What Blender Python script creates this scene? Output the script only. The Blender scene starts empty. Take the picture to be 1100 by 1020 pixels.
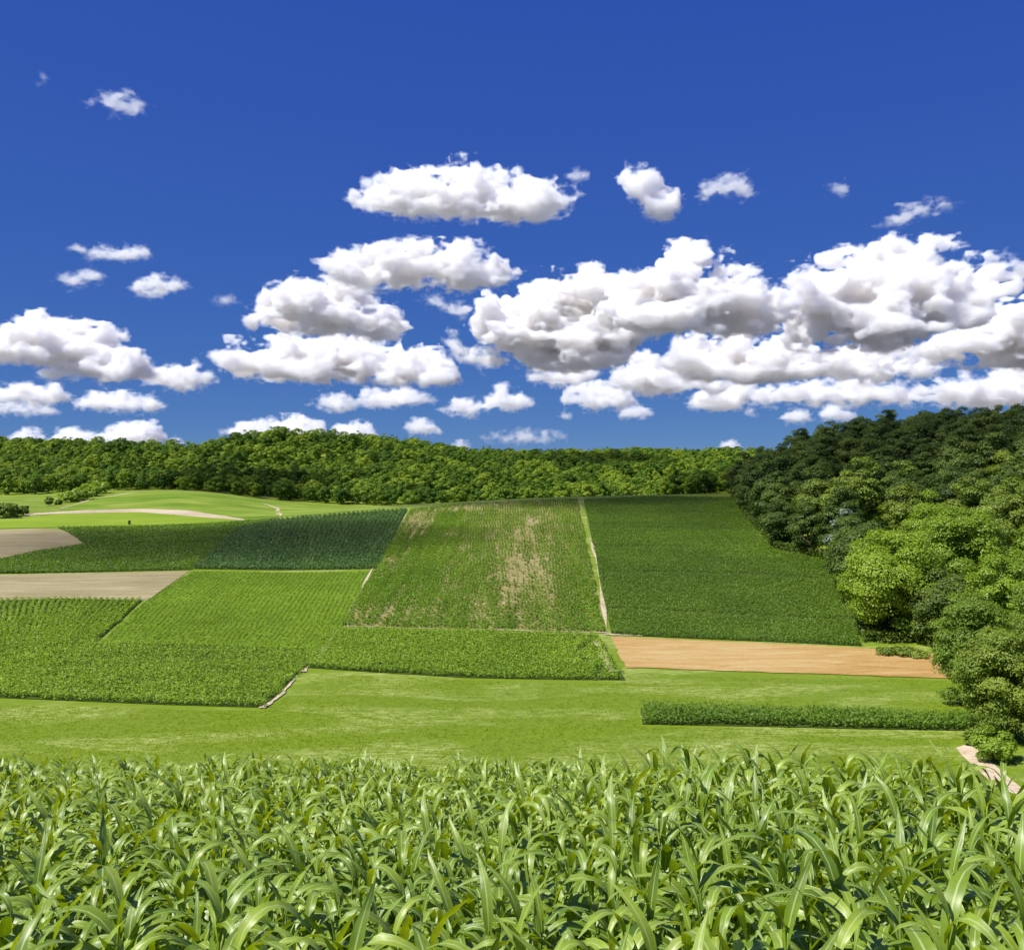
import bpy, bmesh, math, random
import numpy as np
from mathutils import Vector, Matrix

random.seed(7)
RNG = np.random.default_rng(11)
R = math.radians
sc = bpy.context.scene
COL = sc.collection

# ---------------------------------------------------------------- camera
F = 1069.0                 # focal length in pixels of the 1100 px wide photograph
CX, HY = 550.0, 500.0      # principal column and the horizon row
cam_d = bpy.data.cameras.new('camera')
cam_d.sensor_width = 36.0
cam_d.lens = 36.0 * F / 1100.0
cam_d.shift_y = (HY - 510.0) / 1100.0
cam_d.clip_start = 0.1
cam_d.clip_end = 120000.0
cam = bpy.data.objects.new('camera', cam_d)
COL.objects.link(cam)
cam.location = (0, 0, 0)
cam.rotation_euler = (R(90), 0, 0)
sc.camera = cam

# ---------------------------------------------------------------- small helpers
def prop(o, label=None, cat=None, group=None, kind=None):
    if label: o['label'] = label
    if cat: o['category'] = cat
    if group: o['group'] = group
    if kind: o['kind'] = kind
    return o

def mesh_np(name, verts, faces, mat=None, smooth=False, uv=None, attr=None):
    """verts (n,3), faces (m,k) of one k -> mesh data"""
    me = bpy.data.meshes.new(name)
    verts = np.ascontiguousarray(verts, dtype=np.float32)
    faces = np.ascontiguousarray(faces, dtype=np.int32)
    m, k = faces.shape
    me.vertices.add(len(verts)); me.vertices.foreach_set('co', verts.ravel())
    me.loops.add(m * k); me.loops.foreach_set('vertex_index', faces.ravel())
    me.polygons.add(m)
    me.polygons.foreach_set('loop_start', np.arange(m, dtype=np.int32) * k)
    me.polygons.foreach_set('loop_total', np.full(m, k, dtype=np.int32))
    if smooth:
        me.polygons.foreach_set('use_smooth', np.ones(m, dtype=bool))
    if uv is not None:
        l = me.uv_layers.new(name='UVMap')
        l.data.foreach_set('uv', np.ascontiguousarray(uv[faces.ravel()], dtype=np.float32).ravel())
    if attr is not None:
        for nm, arr in attr.items():
            a = me.attributes.new(nm, 'FLOAT', 'POINT')
            a.data.foreach_set('value', np.ascontiguousarray(arr, dtype=np.float32))
    me.update(calc_edges=True)
    me.validate(verbose=False)
    if mat: me.materials.append(mat)
    return me

def link(name, me, parent=None, loc=None, **kw):
    o = bpy.data.objects.new(name, me)
    COL.objects.link(o)
    if parent is not None: o.parent = parent
    if loc is not None: o.location = loc
    prop(o, **kw)
    return o

def empty(name, loc, rz=0.0, scale=1.0, **kw):
    o = bpy.data.objects.new(name, None)
    COL.objects.link(o)
    o.empty_display_size = 0.3
    o.location = loc; o.rotation_euler = (0, 0, rz); o.scale = (scale,) * 3
    prop(o, **kw)
    return o

def smoothstep(a, b, x):
    t = np.clip((x - a) / (b - a), 0, 1)
    return t * t * (3 - 2 * t)

# value noise on arrays of points -------------------------------------------------
_TAB = np.random.default_rng(5).random((64, 64, 64), dtype=np.float32)
def _hash3(ix, iy, iz, seed):
    return _TAB[(ix + seed * 7) & 63, (iy + seed * 13) & 63, (iz + seed * 29) & 63]

def vnoise(x, y, z, seed=0):
    x = np.asarray(x, dtype=np.float64); y = np.asarray(y, dtype=np.float64); z = np.asarray(z, dtype=np.float64)
    x, y, z = np.broadcast_arrays(x, y, z)
    xi = np.floor(x).astype(np.int32); yi = np.floor(y).astype(np.int32); zi = np.floor(z).astype(np.int32)
    fx = (x - xi).astype(np.float32); fy = (y - yi).astype(np.float32); fz = (z - zi).astype(np.float32)
    fx = fx * fx * fx * (fx * (fx * 6 - 15) + 10); fy = fy * fy * fy * (fy * (fy * 6 - 15) + 10); fz = fz * fz * fz * (fz * (fz * 6 - 15) + 10)
    out = 0
    for dx in (0, 1):
        wx = fx if dx else 1 - fx
        for dy in (0, 1):
            wy = fy if dy else 1 - fy
            for dz in (0, 1):
                wz = fz if dz else 1 - fz
                out = out + wx * wy * wz * _hash3(xi + dx, yi + dy, zi + dz, seed)
    return out          # 0..1

def fbm(x, y, z, octaves=4, seed=0, gain=0.5, billow=False):
    s = 0; a = 1.0; t = 0
    for o in range(octaves):
        n = vnoise(x * 2 ** o + 17.3 * o, y * 2 ** o + 5.1 * o, z * 2 ** o, seed + o)
        n = 1 - np.abs(2 * n - 1) if billow else n
        s = s + a * n; t += a; a *= gain
    return s / t

# ---------------------------------------------------------------- materials
def new_mat(name):
    m = bpy.data.materials.new(name)
    m.use_nodes = True
    nt = m.node_tree
    nt.nodes.clear()
    out = nt.nodes.new('ShaderNodeOutputMaterial')
    return m, nt, out

def nd(nt, t, ins=None, **kw):
    n = nt.nodes.new(t)
    for k, v in kw.items(): setattr(n, k, v)
    for k, v in (ins or {}).items():
        if isinstance(v, bpy.types.NodeSocket): nt.links.new(v, n.inputs[k])
        else: n.inputs[k].default_value = v
    return n

def rgb(c): return (c[0], c[1], c[2], 1.0)

def ramp(nt, fac, stops, interp='LINEAR'):
    n = nt.nodes.new('ShaderNodeValToRGB')
    n.color_ramp.interpolation = interp
    e = n.color_ramp.elements
    while len(e) < len(stops): e.new(0.5)
    for i, (p, c) in enumerate(stops):
        e[i].position = p; e[i].color = rgb(c)
    nt.links.new(fac, n.inputs[0])
    return n.outputs[0]

def mixc(nt, fac, a, b, mode='MIX'):
    n = nt.nodes.new('ShaderNodeMix'); n.data_type = 'RGBA'; n.blend_type = mode
    for s, v in ((n.inputs[0], fac), (n.inputs[6], a), (n.inputs[7], b)):
        if isinstance(v, bpy.types.NodeSocket): nt.links.new(v, s)
        elif isinstance(v, (int, float)): s.default_value = v
        else: s.default_value = rgb(v)
    return n.outputs[2]

# ---------------------------------------------------------------- sun and sky
SUN_EL, SUN_AZ = R(57), R(-114)          # azimuth from +Y (the view direction), clockwise: left of and a little behind the camera
S = Vector((math.sin(SUN_AZ) * math.cos(SUN_EL), math.cos(SUN_AZ) * math.cos(SUN_EL), math.sin(SUN_EL)))
sun_d = bpy.data.lights.new('sun', 'SUN')
sun_d.energy = 5.0
sun_d.angle = R(0.5)
sun_d.color = (1.0, 0.955, 0.87)
sun = bpy.data.objects.new('sun', sun_d)
COL.objects.link(sun)
sun.rotation_euler = S.to_track_quat('Z', 'Y').to_euler()

SKY_TONE = ((0.5162, 0.7152), (0.8794, 0.5846), (3.3235, 0.1562))
w = bpy.data.worlds.new('World'); sc.world = w; w.use_nodes = True
nt = w.node_tree; nt.nodes.clear()
wo = nt.nodes.new('ShaderNodeOutputWorld')
sky = nt.nodes.new('ShaderNodeTexSky'); sky.sky_type = 'NISHITA'
sky.sun_disc = False; sky.sun_elevation = SUN_EL; sky.sun_rotation = SUN_AZ
sky.altitude = 6000; sky.air_density = 1.0; sky.dust_density = 0.0; sky.ozone_density = 10.0
# deep polarised blue: every channel of the sky is toned by a power of its own
sp = nd(nt, 'ShaderNodeSeparateColor', {0: sky.outputs[0]})
tone = []
for i, (gain, pw) in enumerate(SKY_TONE):
    a_ = nd(nt, 'ShaderNodeMath', {0: sp.outputs[i], 1: pw}, operation='POWER')
    b_ = nd(nt, 'ShaderNodeMath', {0: a_.outputs[0], 1: gain}, operation='MULTIPLY')
    tone.append(b_.outputs[0])
cb = nd(nt, 'ShaderNodeCombineColor', {0: tone[0], 1: tone[1], 2: tone[2]})
bg = nd(nt, 'ShaderNodeBackground', {'Color': cb.outputs[0], 'Strength': 0.081})
nt.links.new(bg.outputs[0], wo.inputs[0])

vs = sc.view_settings
sc.display_settings.display_device = 'sRGB'
vs.view_transform = 'Standard'; vs.look = 'None'; vs.exposure = 0.45; vs.gamma = 1.0; vs.use_curve_mapping = False
cy = sc.cycles
cy.max_bounces = 24; cy.diffuse_bounces = 4; cy.glossy_bounces = 2; cy.transmission_bounces = 6
cy.transparent_max_bounces = 12; cy.volume_bounces = 16
cy.use_denoising = True
cy.sample_clamp_indirect = 6.0
cy.caustics_reflective = False; cy.caustics_refractive = False
# ================================================================ terrain
PXK = np.array([-1500, -700, 0, 100, 200, 300, 400, 500, 600, 700, 800, 900, 1000, 1100, 1800, 2600], float)
DK = np.array([112, 150, 205, 245, 285, 330, 400, 450, 500, 560, 640, 700, 800, 900, 1000, 1150, 1300, 1600, 2200, 5000, 20000, 70000], float)
TAIL = [-35, -40, -40, -40]
ZT = [
 [-35, -35, -34.2, -32.8, -31, -29.3, -26.3, -24.3, -23, -22, -20, -17, -8, 2, 13, 14, 10, -10] + TAIL,
 [-35, -35, -34.2, -32.8, -31, -29.3, -26.3, -24.3, -23, -22, -20, -17, -8, 2, 13, 14, 10, -10] + TAIL,
 [-35, -35, -34.2, -32.8, -31, -29.3, -26.3, -24.3, -23, -22, -20, -17, -8, 2, 13, 14, 10, -10] + TAIL,
 [-35, -35, -34.2, -32.8, -31, -29.3, -26.3, -24.5, -23.3, -21.5, -18, -16, -8, 1, 11, 12, 8, -10] + TAIL,
 [-35, -35, -34.2, -32.6, -30.4, -28.6, -25.8, -24.6, -23.3, -20.5, -16.6, -16.5, -10, -3, 6.5, 8, 5, -10] + TAIL,
 [-35, -35, -34.2, -32.3, -30.2, -27.6, -24, -22.6, -24, -25, -24, -22, -11, 6, 23, 23, 17, -10] + TAIL,
 [-35, -35, -34.1, -32, -29.6, -26.8, -22.4, -19.6, -20.5, -24, -27, -25, -12, 5, 19.5, 19, 14, -10] + TAIL,
 [-35, -35, -34.1, -31.5, -28.6, -25.7, -21.2, -18.7, -18.3, -21, -26, -26, -18, -8, 2, 6, 5, -10] + TAIL,
 [-35, -35, -34.1, -31.4, -28.4, -25.5, -21, -17.8, -16, -18, -25, -26, -20, -13, -5, 4, 7, -5] + TAIL,
 [-35, -35, -35, -32.2, -29, -25.9, -21, -17.4, -15, -17, -24, -25, -20, -12, -3, 6, 9.5, -5] + TAIL,
 [-35, -35, -35, -32.3, -28.8, -25.2, -20, -16, -14.5, -13.5, -13, -14, -14, -9, -2, 4, 5, -5] + TAIL,
 [-35, -35, -34.6, -32, -28.5, -24, -14, -6.5, -0.5, 4, 6, 4, -1, -5, -5, 0, 5, -5] + TAIL,
 [-35, -35, -33.5, -29.5, -24.5, -18, -7, 1, 6, 9, 10, 8, 2, -5, -5, 0, 5, -5] + TAIL,
 [-35, -34, -30, -25, -19, -12, -1, 6, 10, 12, 13, 11, 5, -2, -5, 0, 5, -5] + TAIL,
 [-34, -31, -25, -19, -12, -4, 8, 15, 20, 23, 24, 22, 15, 5, 0, 0, 5, -5] + TAIL,
 [-34, -31, -25, -19, -12, -4, 8, 15, 20, 23, 24, 22, 15, 5, 0, 0, 5, -5] + TAIL,
]
DN = np.array([-12, 0, 8, 13, 18, 24, 28, 32, 45, 60, 85], float)
ZL = [-1.4, -3.4, -5.2, -6.4, -7.65, -9.1, -10.1, -11.4, -16.4, -21.5, -29.6]
ZR = [-1.4, -3.4, -5.0, -5.95, -7.05, -8.7, -10.0, -11.4, -16.4, -21.5, -29.6]
KD = np.concatenate([DN, DK])
KZ = []
for px, row in zip(PXK, ZT):
    t = float(np.clip((px - 560) / 180, 0, 1))
    KZ.append([a + (b - a) * t for a, b in zip(ZL, ZR)] + row)
KZ = np.array(KZ)

def pchip(xk, yk, x):
    h = np.diff(xk); dl = np.diff(yk, axis=0) / (h[:, None] if yk.ndim > 1 else h)
    m = np.zeros_like(yk)
    w1 = 2 * h[1:] + h[:-1]; w2 = h[1:] + 2 * h[:-1]
    if yk.ndim > 1: w1 = w1[:, None]; w2 = w2[:, None]
    same = dl[1:] * dl[:-1] > 0
    den = np.where(same, w1 / np.where(dl[:-1] == 0, 1, dl[:-1]) + w2 / np.where(dl[1:] == 0, 1, dl[1:]), 1)
    m[1:-1] = np.where(same, (w1 + w2) / den, 0)
    m[0] = dl[0]; m[-1] = dl[-1]
    i = np.clip(np.searchsorted(xk, x, side='right') - 1, 0, len(xk) - 2)
    t = (x - xk[i]) / h[i]; hh = h[i]
    if yk.ndim > 1: t = t[:, None]; hh = hh[:, None]
    return (yk[i] * (1 + 2 * t) * (1 - t) ** 2 + m[i] * hh * t * (1 - t) ** 2 + yk[i + 1] * t * t * (3 - 2 * t) + m[i + 1] * hh * t * t * (t - 1))

GD = np.concatenate([np.arange(-12, 40, 1.0), np.geomspace(40, 70000, 420)])        # fine depth axis
GP = np.arange(-1500, 2601, 10.0)                                                     # fine column axis
_z = pchip(KD, KZ.T, GD).T                          # (PXK, GD)
_z = pchip(PXK, _z, GP)                             # (GP, GD)
for _ in range(6):
    _z[1:-1] = 0.25 * _z[:-2] + 0.5 * _z[1:-1] + 0.25 * _z[2:]
GZ = _z

def Z(x, y):
    """height of the ground"""
    x = np.asarray(x, float); y = np.asarray(y, float)
    px = np.clip(CX + F * x / np.maximum(y, 6.0), GP[0], GP[-1] - 1e-6)
    i = np.clip(np.searchsorted(GD, y, side='right') - 1, 0, len(GD) - 2)
    t = np.clip((y - GD[i]) / (GD[i + 1] - GD[i]), 0, 1)
    jf = (px - GP[0]) / 10.0; j = np.clip(jf.astype(int), 0, len(GP) - 2); s = jf - j
    a = GZ[j, i] * (1 - s) + GZ[j + 1, i] * s
    b = GZ[j, i + 1] * (1 - s) + GZ[j + 1, i + 1] * s
    z = a * (1 - t) + b * t
    k = smoothstep(100, 200, y)
    z = z + smoothstep(690, 800, y) * (1 - smoothstep(1500, 1900, y)) * (26 * (1 - smoothstep(900, 1010, y)) + 8) * (fbm(x / 150, y / 120, 0.7, 2, 19) - 0.5)
    return z + k * 0.5 * (vnoise(x / 60, y / 60, 0.3, 3) - 0.5) * np.clip(y / 400, 0, 1)

_UD = np.geomspace(100, 1500, 700)
def ground_at(px, v, dmin=100):
    """where the sight line through a picture point first meets the ground: plan x, y"""
    px = np.atleast_1d(np.asarray(px, float)); v = np.atleast_1d(np.asarray(v, float))
    out = np.zeros((len(px), 2))
    for k, (p, vv) in enumerate(zip(px, v)):
        xs = (p - CX) / F * _UD
        vr = HY - Z(xs, _UD) / _UD * F
        ok = np.nonzero((vr <= vv) & (_UD >= dmin))[0]
        i = ok[0] if len(ok) else int(np.argmin(np.where(_UD < 560, vr, 1e9)))
        d = _UD[i]
        if i > 0 and vr[i - 1] > vv >= vr[i]:
            t = (vr[i - 1] - vv) / (vr[i - 1] - vr[i]); d = _UD[i - 1] * (1 - t) + d * t
        out[k] = ((p - CX) / F * d, d)
    return out

# one sheet from behind the camera to the horizon
sd = np.concatenate([-np.geomspace(3.2, 0.62, 16), np.arange(-0.6, 0.601, 0.008), np.geomspace(0.62, 3.2, 16)])
dd = np.concatenate([np.arange(-12, 40, 1.2), np.geomspace(40, 1700, 190), np.geomspace(1800, 70000, 24)])
SS, DD = np.meshgrid(sd, dd, indexing='ij')
TX = SS * (DD + 16); TY = DD
TV = np.stack([TX, TY, Z(TX, TY)], -1).reshape(-1, 3)
n0, n1_ = SS.shape
ii = np.arange(n0 * n1_).reshape(n0, n1_)
TQ = np.stack([ii[:-1, :-1], ii[1:, :-1], ii[1:, 1:], ii[:-1, 1:]], -1).reshape(-1, 4)

def ground_mat():
    m, nt, out = new_mat('meadow_grass')
    geo = nt.nodes.new('ShaderNodeNewGeometry'); P = geo.outputs['Position']
    mp = nd(nt, 'ShaderNodeMapping', {'Vector': P, 'Rotation': (0, 0, R(12)), 'Scale': (0.035, 0.10, 0.0)})
    big = nd(nt, 'ShaderNodeTexNoise', {'Vector': mp.outputs[0], 'Scale': 1.0, 'Detail': 3.0, 'Roughness': 0.55, 'Distortion': 0.6})
    mp2 = nd(nt, 'ShaderNodeMapping', {'Vector': P, 'Rotation': (0, 0, R(25)), 'Scale': (0.35, 1.3, 0.0)})
    fine = nd(nt, 'ShaderNodeTexNoise', {'Vector': mp2.outputs[0], 'Scale': 1.0, 'Detail': 5.0, 'Roughness': 0.65, 'Distortion': 1.2})
    blade = nd(nt, 'ShaderNodeTexNoise', {'Vector': P, 'Scale': 2.2, 'Detail': 4.0, 'Roughness': 0.7})
    base = ramp(nt, blade.outputs[0], [(0.3, (0.118, 0.182, 0.008)), (0.5, (0.138, 0.206, 0.010)), (0.72, (0.170, 0.24, 0.015))])
    patch = nd(nt, 'ShaderNodeMapRange', {'Value': big.outputs[0], 'From Min': 0.46, 'From Max': 0.60})
    strk = nd(nt, 'ShaderNodeMapRange', {'Value': fine.outputs[0], 'From Min': 0.42, 'From Max': 0.64})
    f = nd(nt, 'ShaderNodeMath', {0: patch.outputs[0], 1: strk.outputs[0]}, operation='MULTIPLY')
    col = mixc(nt, f.outputs[0], base, (0.33, 0.38, 0.11))  # pale streaks: gloss of wind-bent grass put into the colour
    # far country beyond the hills: unseen, cooled to grey for the light it throws on cloud bases
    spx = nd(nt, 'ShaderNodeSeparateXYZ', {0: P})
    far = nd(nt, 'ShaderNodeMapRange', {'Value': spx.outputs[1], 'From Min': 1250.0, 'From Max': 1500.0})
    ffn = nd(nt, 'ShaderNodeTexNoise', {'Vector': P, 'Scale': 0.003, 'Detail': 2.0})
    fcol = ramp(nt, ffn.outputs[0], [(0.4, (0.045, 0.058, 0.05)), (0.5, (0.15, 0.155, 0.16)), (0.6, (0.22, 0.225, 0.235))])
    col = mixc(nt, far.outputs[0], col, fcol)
    b = nd(nt, 'ShaderNodeBsdfPrincipled', {'Base Color': col, 'Roughness': 0.75, 'Specular IOR Level': 0.15})
    hb = nd(nt, 'ShaderNodeMath', {0: blade.outputs[0], 1: fine.outputs[0]}, operation='ADD')
    bp = nd(nt, 'ShaderNodeBump', {'Strength': 0.4, 'Distance': 0.2, 'Height': hb.outputs[0]})
    nt.links.new(bp.outputs[0], b.inputs['Normal'])
    nt.links.new(b.outputs[0], out.inputs['Surface'])
    return m
MG = ground_mat()
link('ground', mesh_np('ground', TV, TQ, MG, smooth=True), kind='structure', label='bright green meadow ground of the valley and its hills')

# ---------------------------------------------------------------- fields draped on it
def resample(pl, n):
    pl = np.asarray(pl, float)
    t = np.concatenate([[0], np.cumsum(np.hypot(*np.diff(pl, axis=0).T))]); t /= t[-1]
    u = np.linspace(0, 1, n)
    return np.stack([np.interp(u, t, pl[:, k]) for k in range(2)], 1)

class Patch:
    """four-sided piece of land between picture outlines brought down to the ground (Coons patch in plan)"""
    def __init__(self, top, bot, left=None, right=None, n=60, m=60):
        W = lambda pl: ground_at(*np.asarray(pl, float).T)
        def dense(pl, k): return W(resample(pl, k))
        left = left or [top[0], bot[0]]; right = right or [top[-1], bot[-1]]
        self.T, self.B = dense(top, 41), dense(bot, 41)
        self.L, self.R = dense(left, 41), dense(right, 41)
        self.T = resample(self.T, 41); self.B = resample(self.B, 41); self.L = resample(self.L, 41); self.R = resample(self.R, 41)
        self.n, self.m = n, m
    def at(self, s, t):
        """s left-right, t top-bottom, arrays"""
        u = np.linspace(0, 1, 41)
        f = lambda pl, q: np.stack([np.interp(q, u, pl[:, k]) for k in range(2)], -1)
        s_, t_ = s[..., None], t[..., None]
        c = (1 - t_) * f(self.T, s) + t_ * f(self.B, s) + (1 - s_) * f(self.L, t) + s_ * f(self.R, t)
        bl = (1 - s_) * (1 - t_) * self.T[0] + s_ * (1 - t_) * self.T[-1] + (1 - s_) * t_ * self.B[0] + s_ * t_ * self.B[-1]
        return c - bl
    def size(self):
        g = self.at(*np.meshgrid(np.linspace(0, 1, 9), np.linspace(0, 1, 9), indexing='ij'))
        w_ = np.hypot(*np.moveaxis(np.diff(g, axis=0), -1, 0)).sum(0).mean(); h_ = np.hypot(*np.moveaxis(np.diff(g, axis=1), -1, 0)).sum(1).mean()
        return w_, h_
    def sheet(self, name, mat, lift=0.1, ragged=0.0, **kw):
        s, t = np.meshgrid(np.linspace(0, 1, self.n), np.linspace(0, 1, self.m), indexing='ij')
        p = self.at(s, t)
        if ragged:
            e = np.minimum(np.minimum(s, 1 - s), np.minimum(t, 1 - t)) < 1e-6
            j = np.stack([vnoise(p[..., 0] / 2.2, p[..., 1] / 2.2, 1.5, 8) - 0.5, vnoise(p[..., 0] / 2.2, p[..., 1] / 2.2, 9.5, 8) - 0.5], -1)
            p = p + np.where(e[..., None], j * ragged, 0)
        z = Z(p[..., 0], p[..., 1]) + lift
        v = np.concatenate([p, z[..., None]], -1).reshape(-1, 3)
        k = np.arange(self.n * self.m).reshape(self.n, self.m)
        q = np.stack([k[:-1, :-1], k[:-1, 1:], k[1:, 1:], k[1:, :-1]], -1).reshape(-1, 4)
        uv = np.stack([s.ravel(), t.ravel()], -1)
        return link(name, mesh_np(name, v, q, mat, smooth=True, uv=uv), kind='structure', **kw)

def soil_mat(name, c0, c1, c2, streak_rot=0.0, streak=(0.06, 0.9), rough_bump=0.5, gloss=0.1):
    m, nt, out = new_mat(name)
    geo = nt.nodes.new('ShaderNodeNewGeometry'); P = geo.outputs['Position']
    mp = nd(nt, 'ShaderNodeMapping', {'Vector': P, 'Rotation': (0, 0, R(streak_rot)), 'Scale': (streak[0], streak[1], 0)})
    a = nd(nt, 'ShaderNodeTexNoise', {'Vector': mp.outputs[0], 'Scale': 1.0, 'Detail': 5.0, 'Roughness': 0.65, 'Distortion': 1.6})
    b_ = nd(nt, 'ShaderNodeTexNoise', {'Vector': P, 'Scale': 1.7, 'Detail': 5.0, 'Roughness': 0.7})
    big = nd(nt, 'ShaderNodeTexNoise', {'Vector': P, 'Scale': 0.035, 'Detail': 3.0})
    s = nd(nt, 'ShaderNodeMath', {0: a.outputs[0], 1: 0.55}, operation='MULTIPLY')
    s2 = nd(nt, 'ShaderNodeMath', {0: b_.outputs[0], 1: 0.25, 2: s.outputs[0]}, operation='MULTIPLY_ADD')
    s3 = nd(nt, 'ShaderNodeMath', {0: big.outputs[0], 1: 0.32, 2: s2.outputs[0]}, operation='MULTIPLY_ADD')
    col = ramp(nt, s3.outputs[0], [(0.42, c0), (0.56, c1), (0.70, c2)])
    b = nd(nt, 'ShaderNodeBsdfPrincipled', {'Base Color': col, 'Roughness': 0.9, 'Specular IOR Level': gloss})
    bp = nd(nt, 'ShaderNodeBump', {'Strength': rough_bump, 'Distance': 0.25, 'Height': s3.outputs[0]})
    nt.links.new(bp.outputs[0], b.inputs['Normal']); nt.links.new(b.outputs[0], out.inputs['Surface'])
    return m

def leaf_mat(name, c0, c1, c2, trans=0.35, rough=0.5, spec=0.3, by_object=False):
    """crop or tree leaves: hue from the 'tint' attribute, light coming through"""
    m, nt, out = new_mat(name)
    at = nd(nt, 'ShaderNodeAttribute', attribute_name='tint')
    fac = at.outputs['Fac']
    if by_object:
        oi = nt.nodes.new('ShaderNodeObjectInfo')
        q = nd(nt, 'ShaderNodeMath', {0: oi.outputs['Random'], 1: by_object, 2: -0.5 * by_object}, operation='MULTIPLY_ADD')
        q2 = nd(nt, 'ShaderNodeMath', {0: q.outputs[0], 1: fac}, operation='ADD', use_clamp=True); fac = q2.outputs[0]
    col = ramp(nt, fac, [(0.0, c0), (0.5, c1), (1.0, c2)])
    b = nd(nt, 'ShaderNodeBsdfPrincipled', {'Base Color': col, 'Roughness': rough, 'Specular IOR Level': spec})
    hs_ = nd(nt, 'ShaderNodeHueSaturation', {'Hue': 0.485, 'Saturation': 1.1, 'Value': 1.25, 'Color': col})
    t = nd(nt, 'ShaderNodeBsdfTranslucent', {'Color': hs_.outputs[0]})
    mx = nd(nt, 'ShaderNodeMixShader', {0: trans, 1: b.outputs[0], 2: t.outputs[0]})
    nt.links.new(mx.outputs[0], out.inputs['Surface'])
    return m

def leaf_quads(c, nrm, size, asp, rg, bend=0.0):
    """rhombic leaves: centres (n,3), normals (n,3), half length (n,), half width = half length * asp"""
    n = len(c)
    r = rg.normal(size=(n, 3)); a = np.cross(nrm, r); a /= np.linalg.norm(a, axis=1)[:, None] + 1e-9
    b = np.cross(nrm, a)
    s = size[:, None]; w_ = s * asp
    v = np.stack([c - a * s, c + b * w_, c + a * s - nrm * s * bend, c - b * w_], 1)
    return v.reshape(-1, 3), np.arange(4 * n).reshape(n, 4)

def tufts(name, P, h, spread, nleaf, size, asp, mat, tilt=0.55, tint=None, seed=0, lo=0.25, **kw):
    """a crop: leaf tufts standing at the plan points P, one object"""
    rg = np.random.default_rng(seed)
    n = len(P)
    hh = h * rg.uniform(0.8, 1.15, n)
    k = rg.uniform(lo, 1.0, (n, nleaf))
    x = P[:, 0, None] + rg.normal(0, spread, (n, nleaf)); y = P[:, 1, None] + rg.normal(0, spread, (n, nleaf))
    z = Z(P[:, 0], P[:, 1])[:, None] + hh[:, None] * k
    c = np.stack([x, y, z], -1).reshape(-1, 3)
    nr = rg.normal(size=(n * nleaf, 3)) * tilt; nr[:, 2] = np.abs(nr[:, 2]) + 0.8
    nr /= np.linalg.norm(nr, axis=1)[:, None]
    sz = size * rg.uniform(0.6, 1.3, n * nleaf)
    v, q = leaf_quads(c, nr, sz, asp, rg, bend=0.25)
    if tint is None: tint = rg.uniform(0.1, 0.9, n)
    tt = np.clip(np.repeat(np.repeat(tint, nleaf) + rg.normal(0, 0.16, n * nleaf), 4), 0, 1)
    return link(name, mesh_np(name, v, q, mat, attr={'tint': tt}), kind='stuff', **kw)

def rows(pt, along, row, step, rg, jit=0.12, keep=None):
    """plan points in rows over a patch; along 's' = rows run left-right, 't' = rows run up the slope"""
    w_, h_ = pt.size()
    if along == 's': nr, npl = int(h_ / row), int(w_ / step)
    else: nr, npl = int(w_ / row), int(h_ / step)
    a = (np.arange(nr) + 0.5) / nr; b = (np.arange(npl) + 0.5) / npl
    A, B_ = np.meshgrid(a, b, indexing='ij')
    B_ = B_ + rg.uniform(-0.5, 0.5, B_.shape) / npl
    A = A + rg.normal(0, jit, A.shape) / nr
    s, t = (B_, A) if along == 's' else (A, B_)
    p = pt.at(s, t).reshape(-1, 2)
    p = p + 1.1 * np.stack([vnoise(p[:, 0] / 7, p[:, 1] / 7, 4.5, 71) - 0.5, vnoise(p[:, 0] / 7, p[:, 1] / 7, 8.5, 72) - 0.5], 1)
    ed = np.minimum(np.minimum(s, 1 - s).ravel() * w_, np.minimum(t, 1 - t).ravel() * h_)
    ok = ed > 1.6 * np.clip(vnoise(p[:, 0] / 3, p[:, 1] / 3, 2.5, 73) - 0.45, 0, 1)
    p = p[ok]; s = s.ravel()[ok]; t = t.ravel()[ok]
    if keep is not None:
        q = keep(p, s, t) > rg.random(len(p)); p = p[q]; s = s[q]; t = t[q]
    rows.st = (s, t, nr)
    return p

def patchy(p, scale, seed, lo=0.2, hi=0.8):
    return lo + (hi - lo) * fbm(p[:, 0] / scale, p[:, 1] / scale, 0.5, 3, seed)

rg = np.random.default_rng(3)
floor_dark = soil_mat('crop_floor', (0.03, 0.05, 0.008), (0.045, 0.075, 0.010), (0.07, 0.10, 0.016))
floor_thin = soil_mat('thin_crop_soil', (0.13, 0.135, 0.030), (0.23, 0.20, 0.075), (0.34, 0.28, 0.145), 0, (0.3, 0.3))
stubble = soil_mat('stubble', (0.185, 0.155, 0.075), (0.275, 0.235, 0.125), (0.37, 0.33, 0.195), 4, (0.03, 0.35))
tan_soil = soil_mat('tan_soil', (0.29, 0.160, 0.045), (0.39, 0.250, 0.090), (0.46, 0.355, 0.170), 2, (0.07, 0.55))
bare = soil_mat('bare_dirt', (0.30, 0.24, 0.15), (0.45, 0.37, 0.25), (0.58, 0.50, 0.37), 0, (0.5, 0.5))
far_green = soil_mat('far_crop', (0.13, 0.205, 0.012), (0.18, 0.265, 0.018), (0.24, 0.33, 0.03), 8, (0.02, 0.35))
far_green2 = soil_mat('far_striped_crop', (0.065, 0.14, 0.010), (0.15, 0.235, 0.018), (0.32, 0.33, 0.085), 8, (0.010, 0.10))
short_green = soil_mat('short_crop', (0.068, 0.133, 0.008), (0.105, 0.184, 0.010), (0.143, 0.235, 0.016), 0, (0.3, 0.3))

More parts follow.
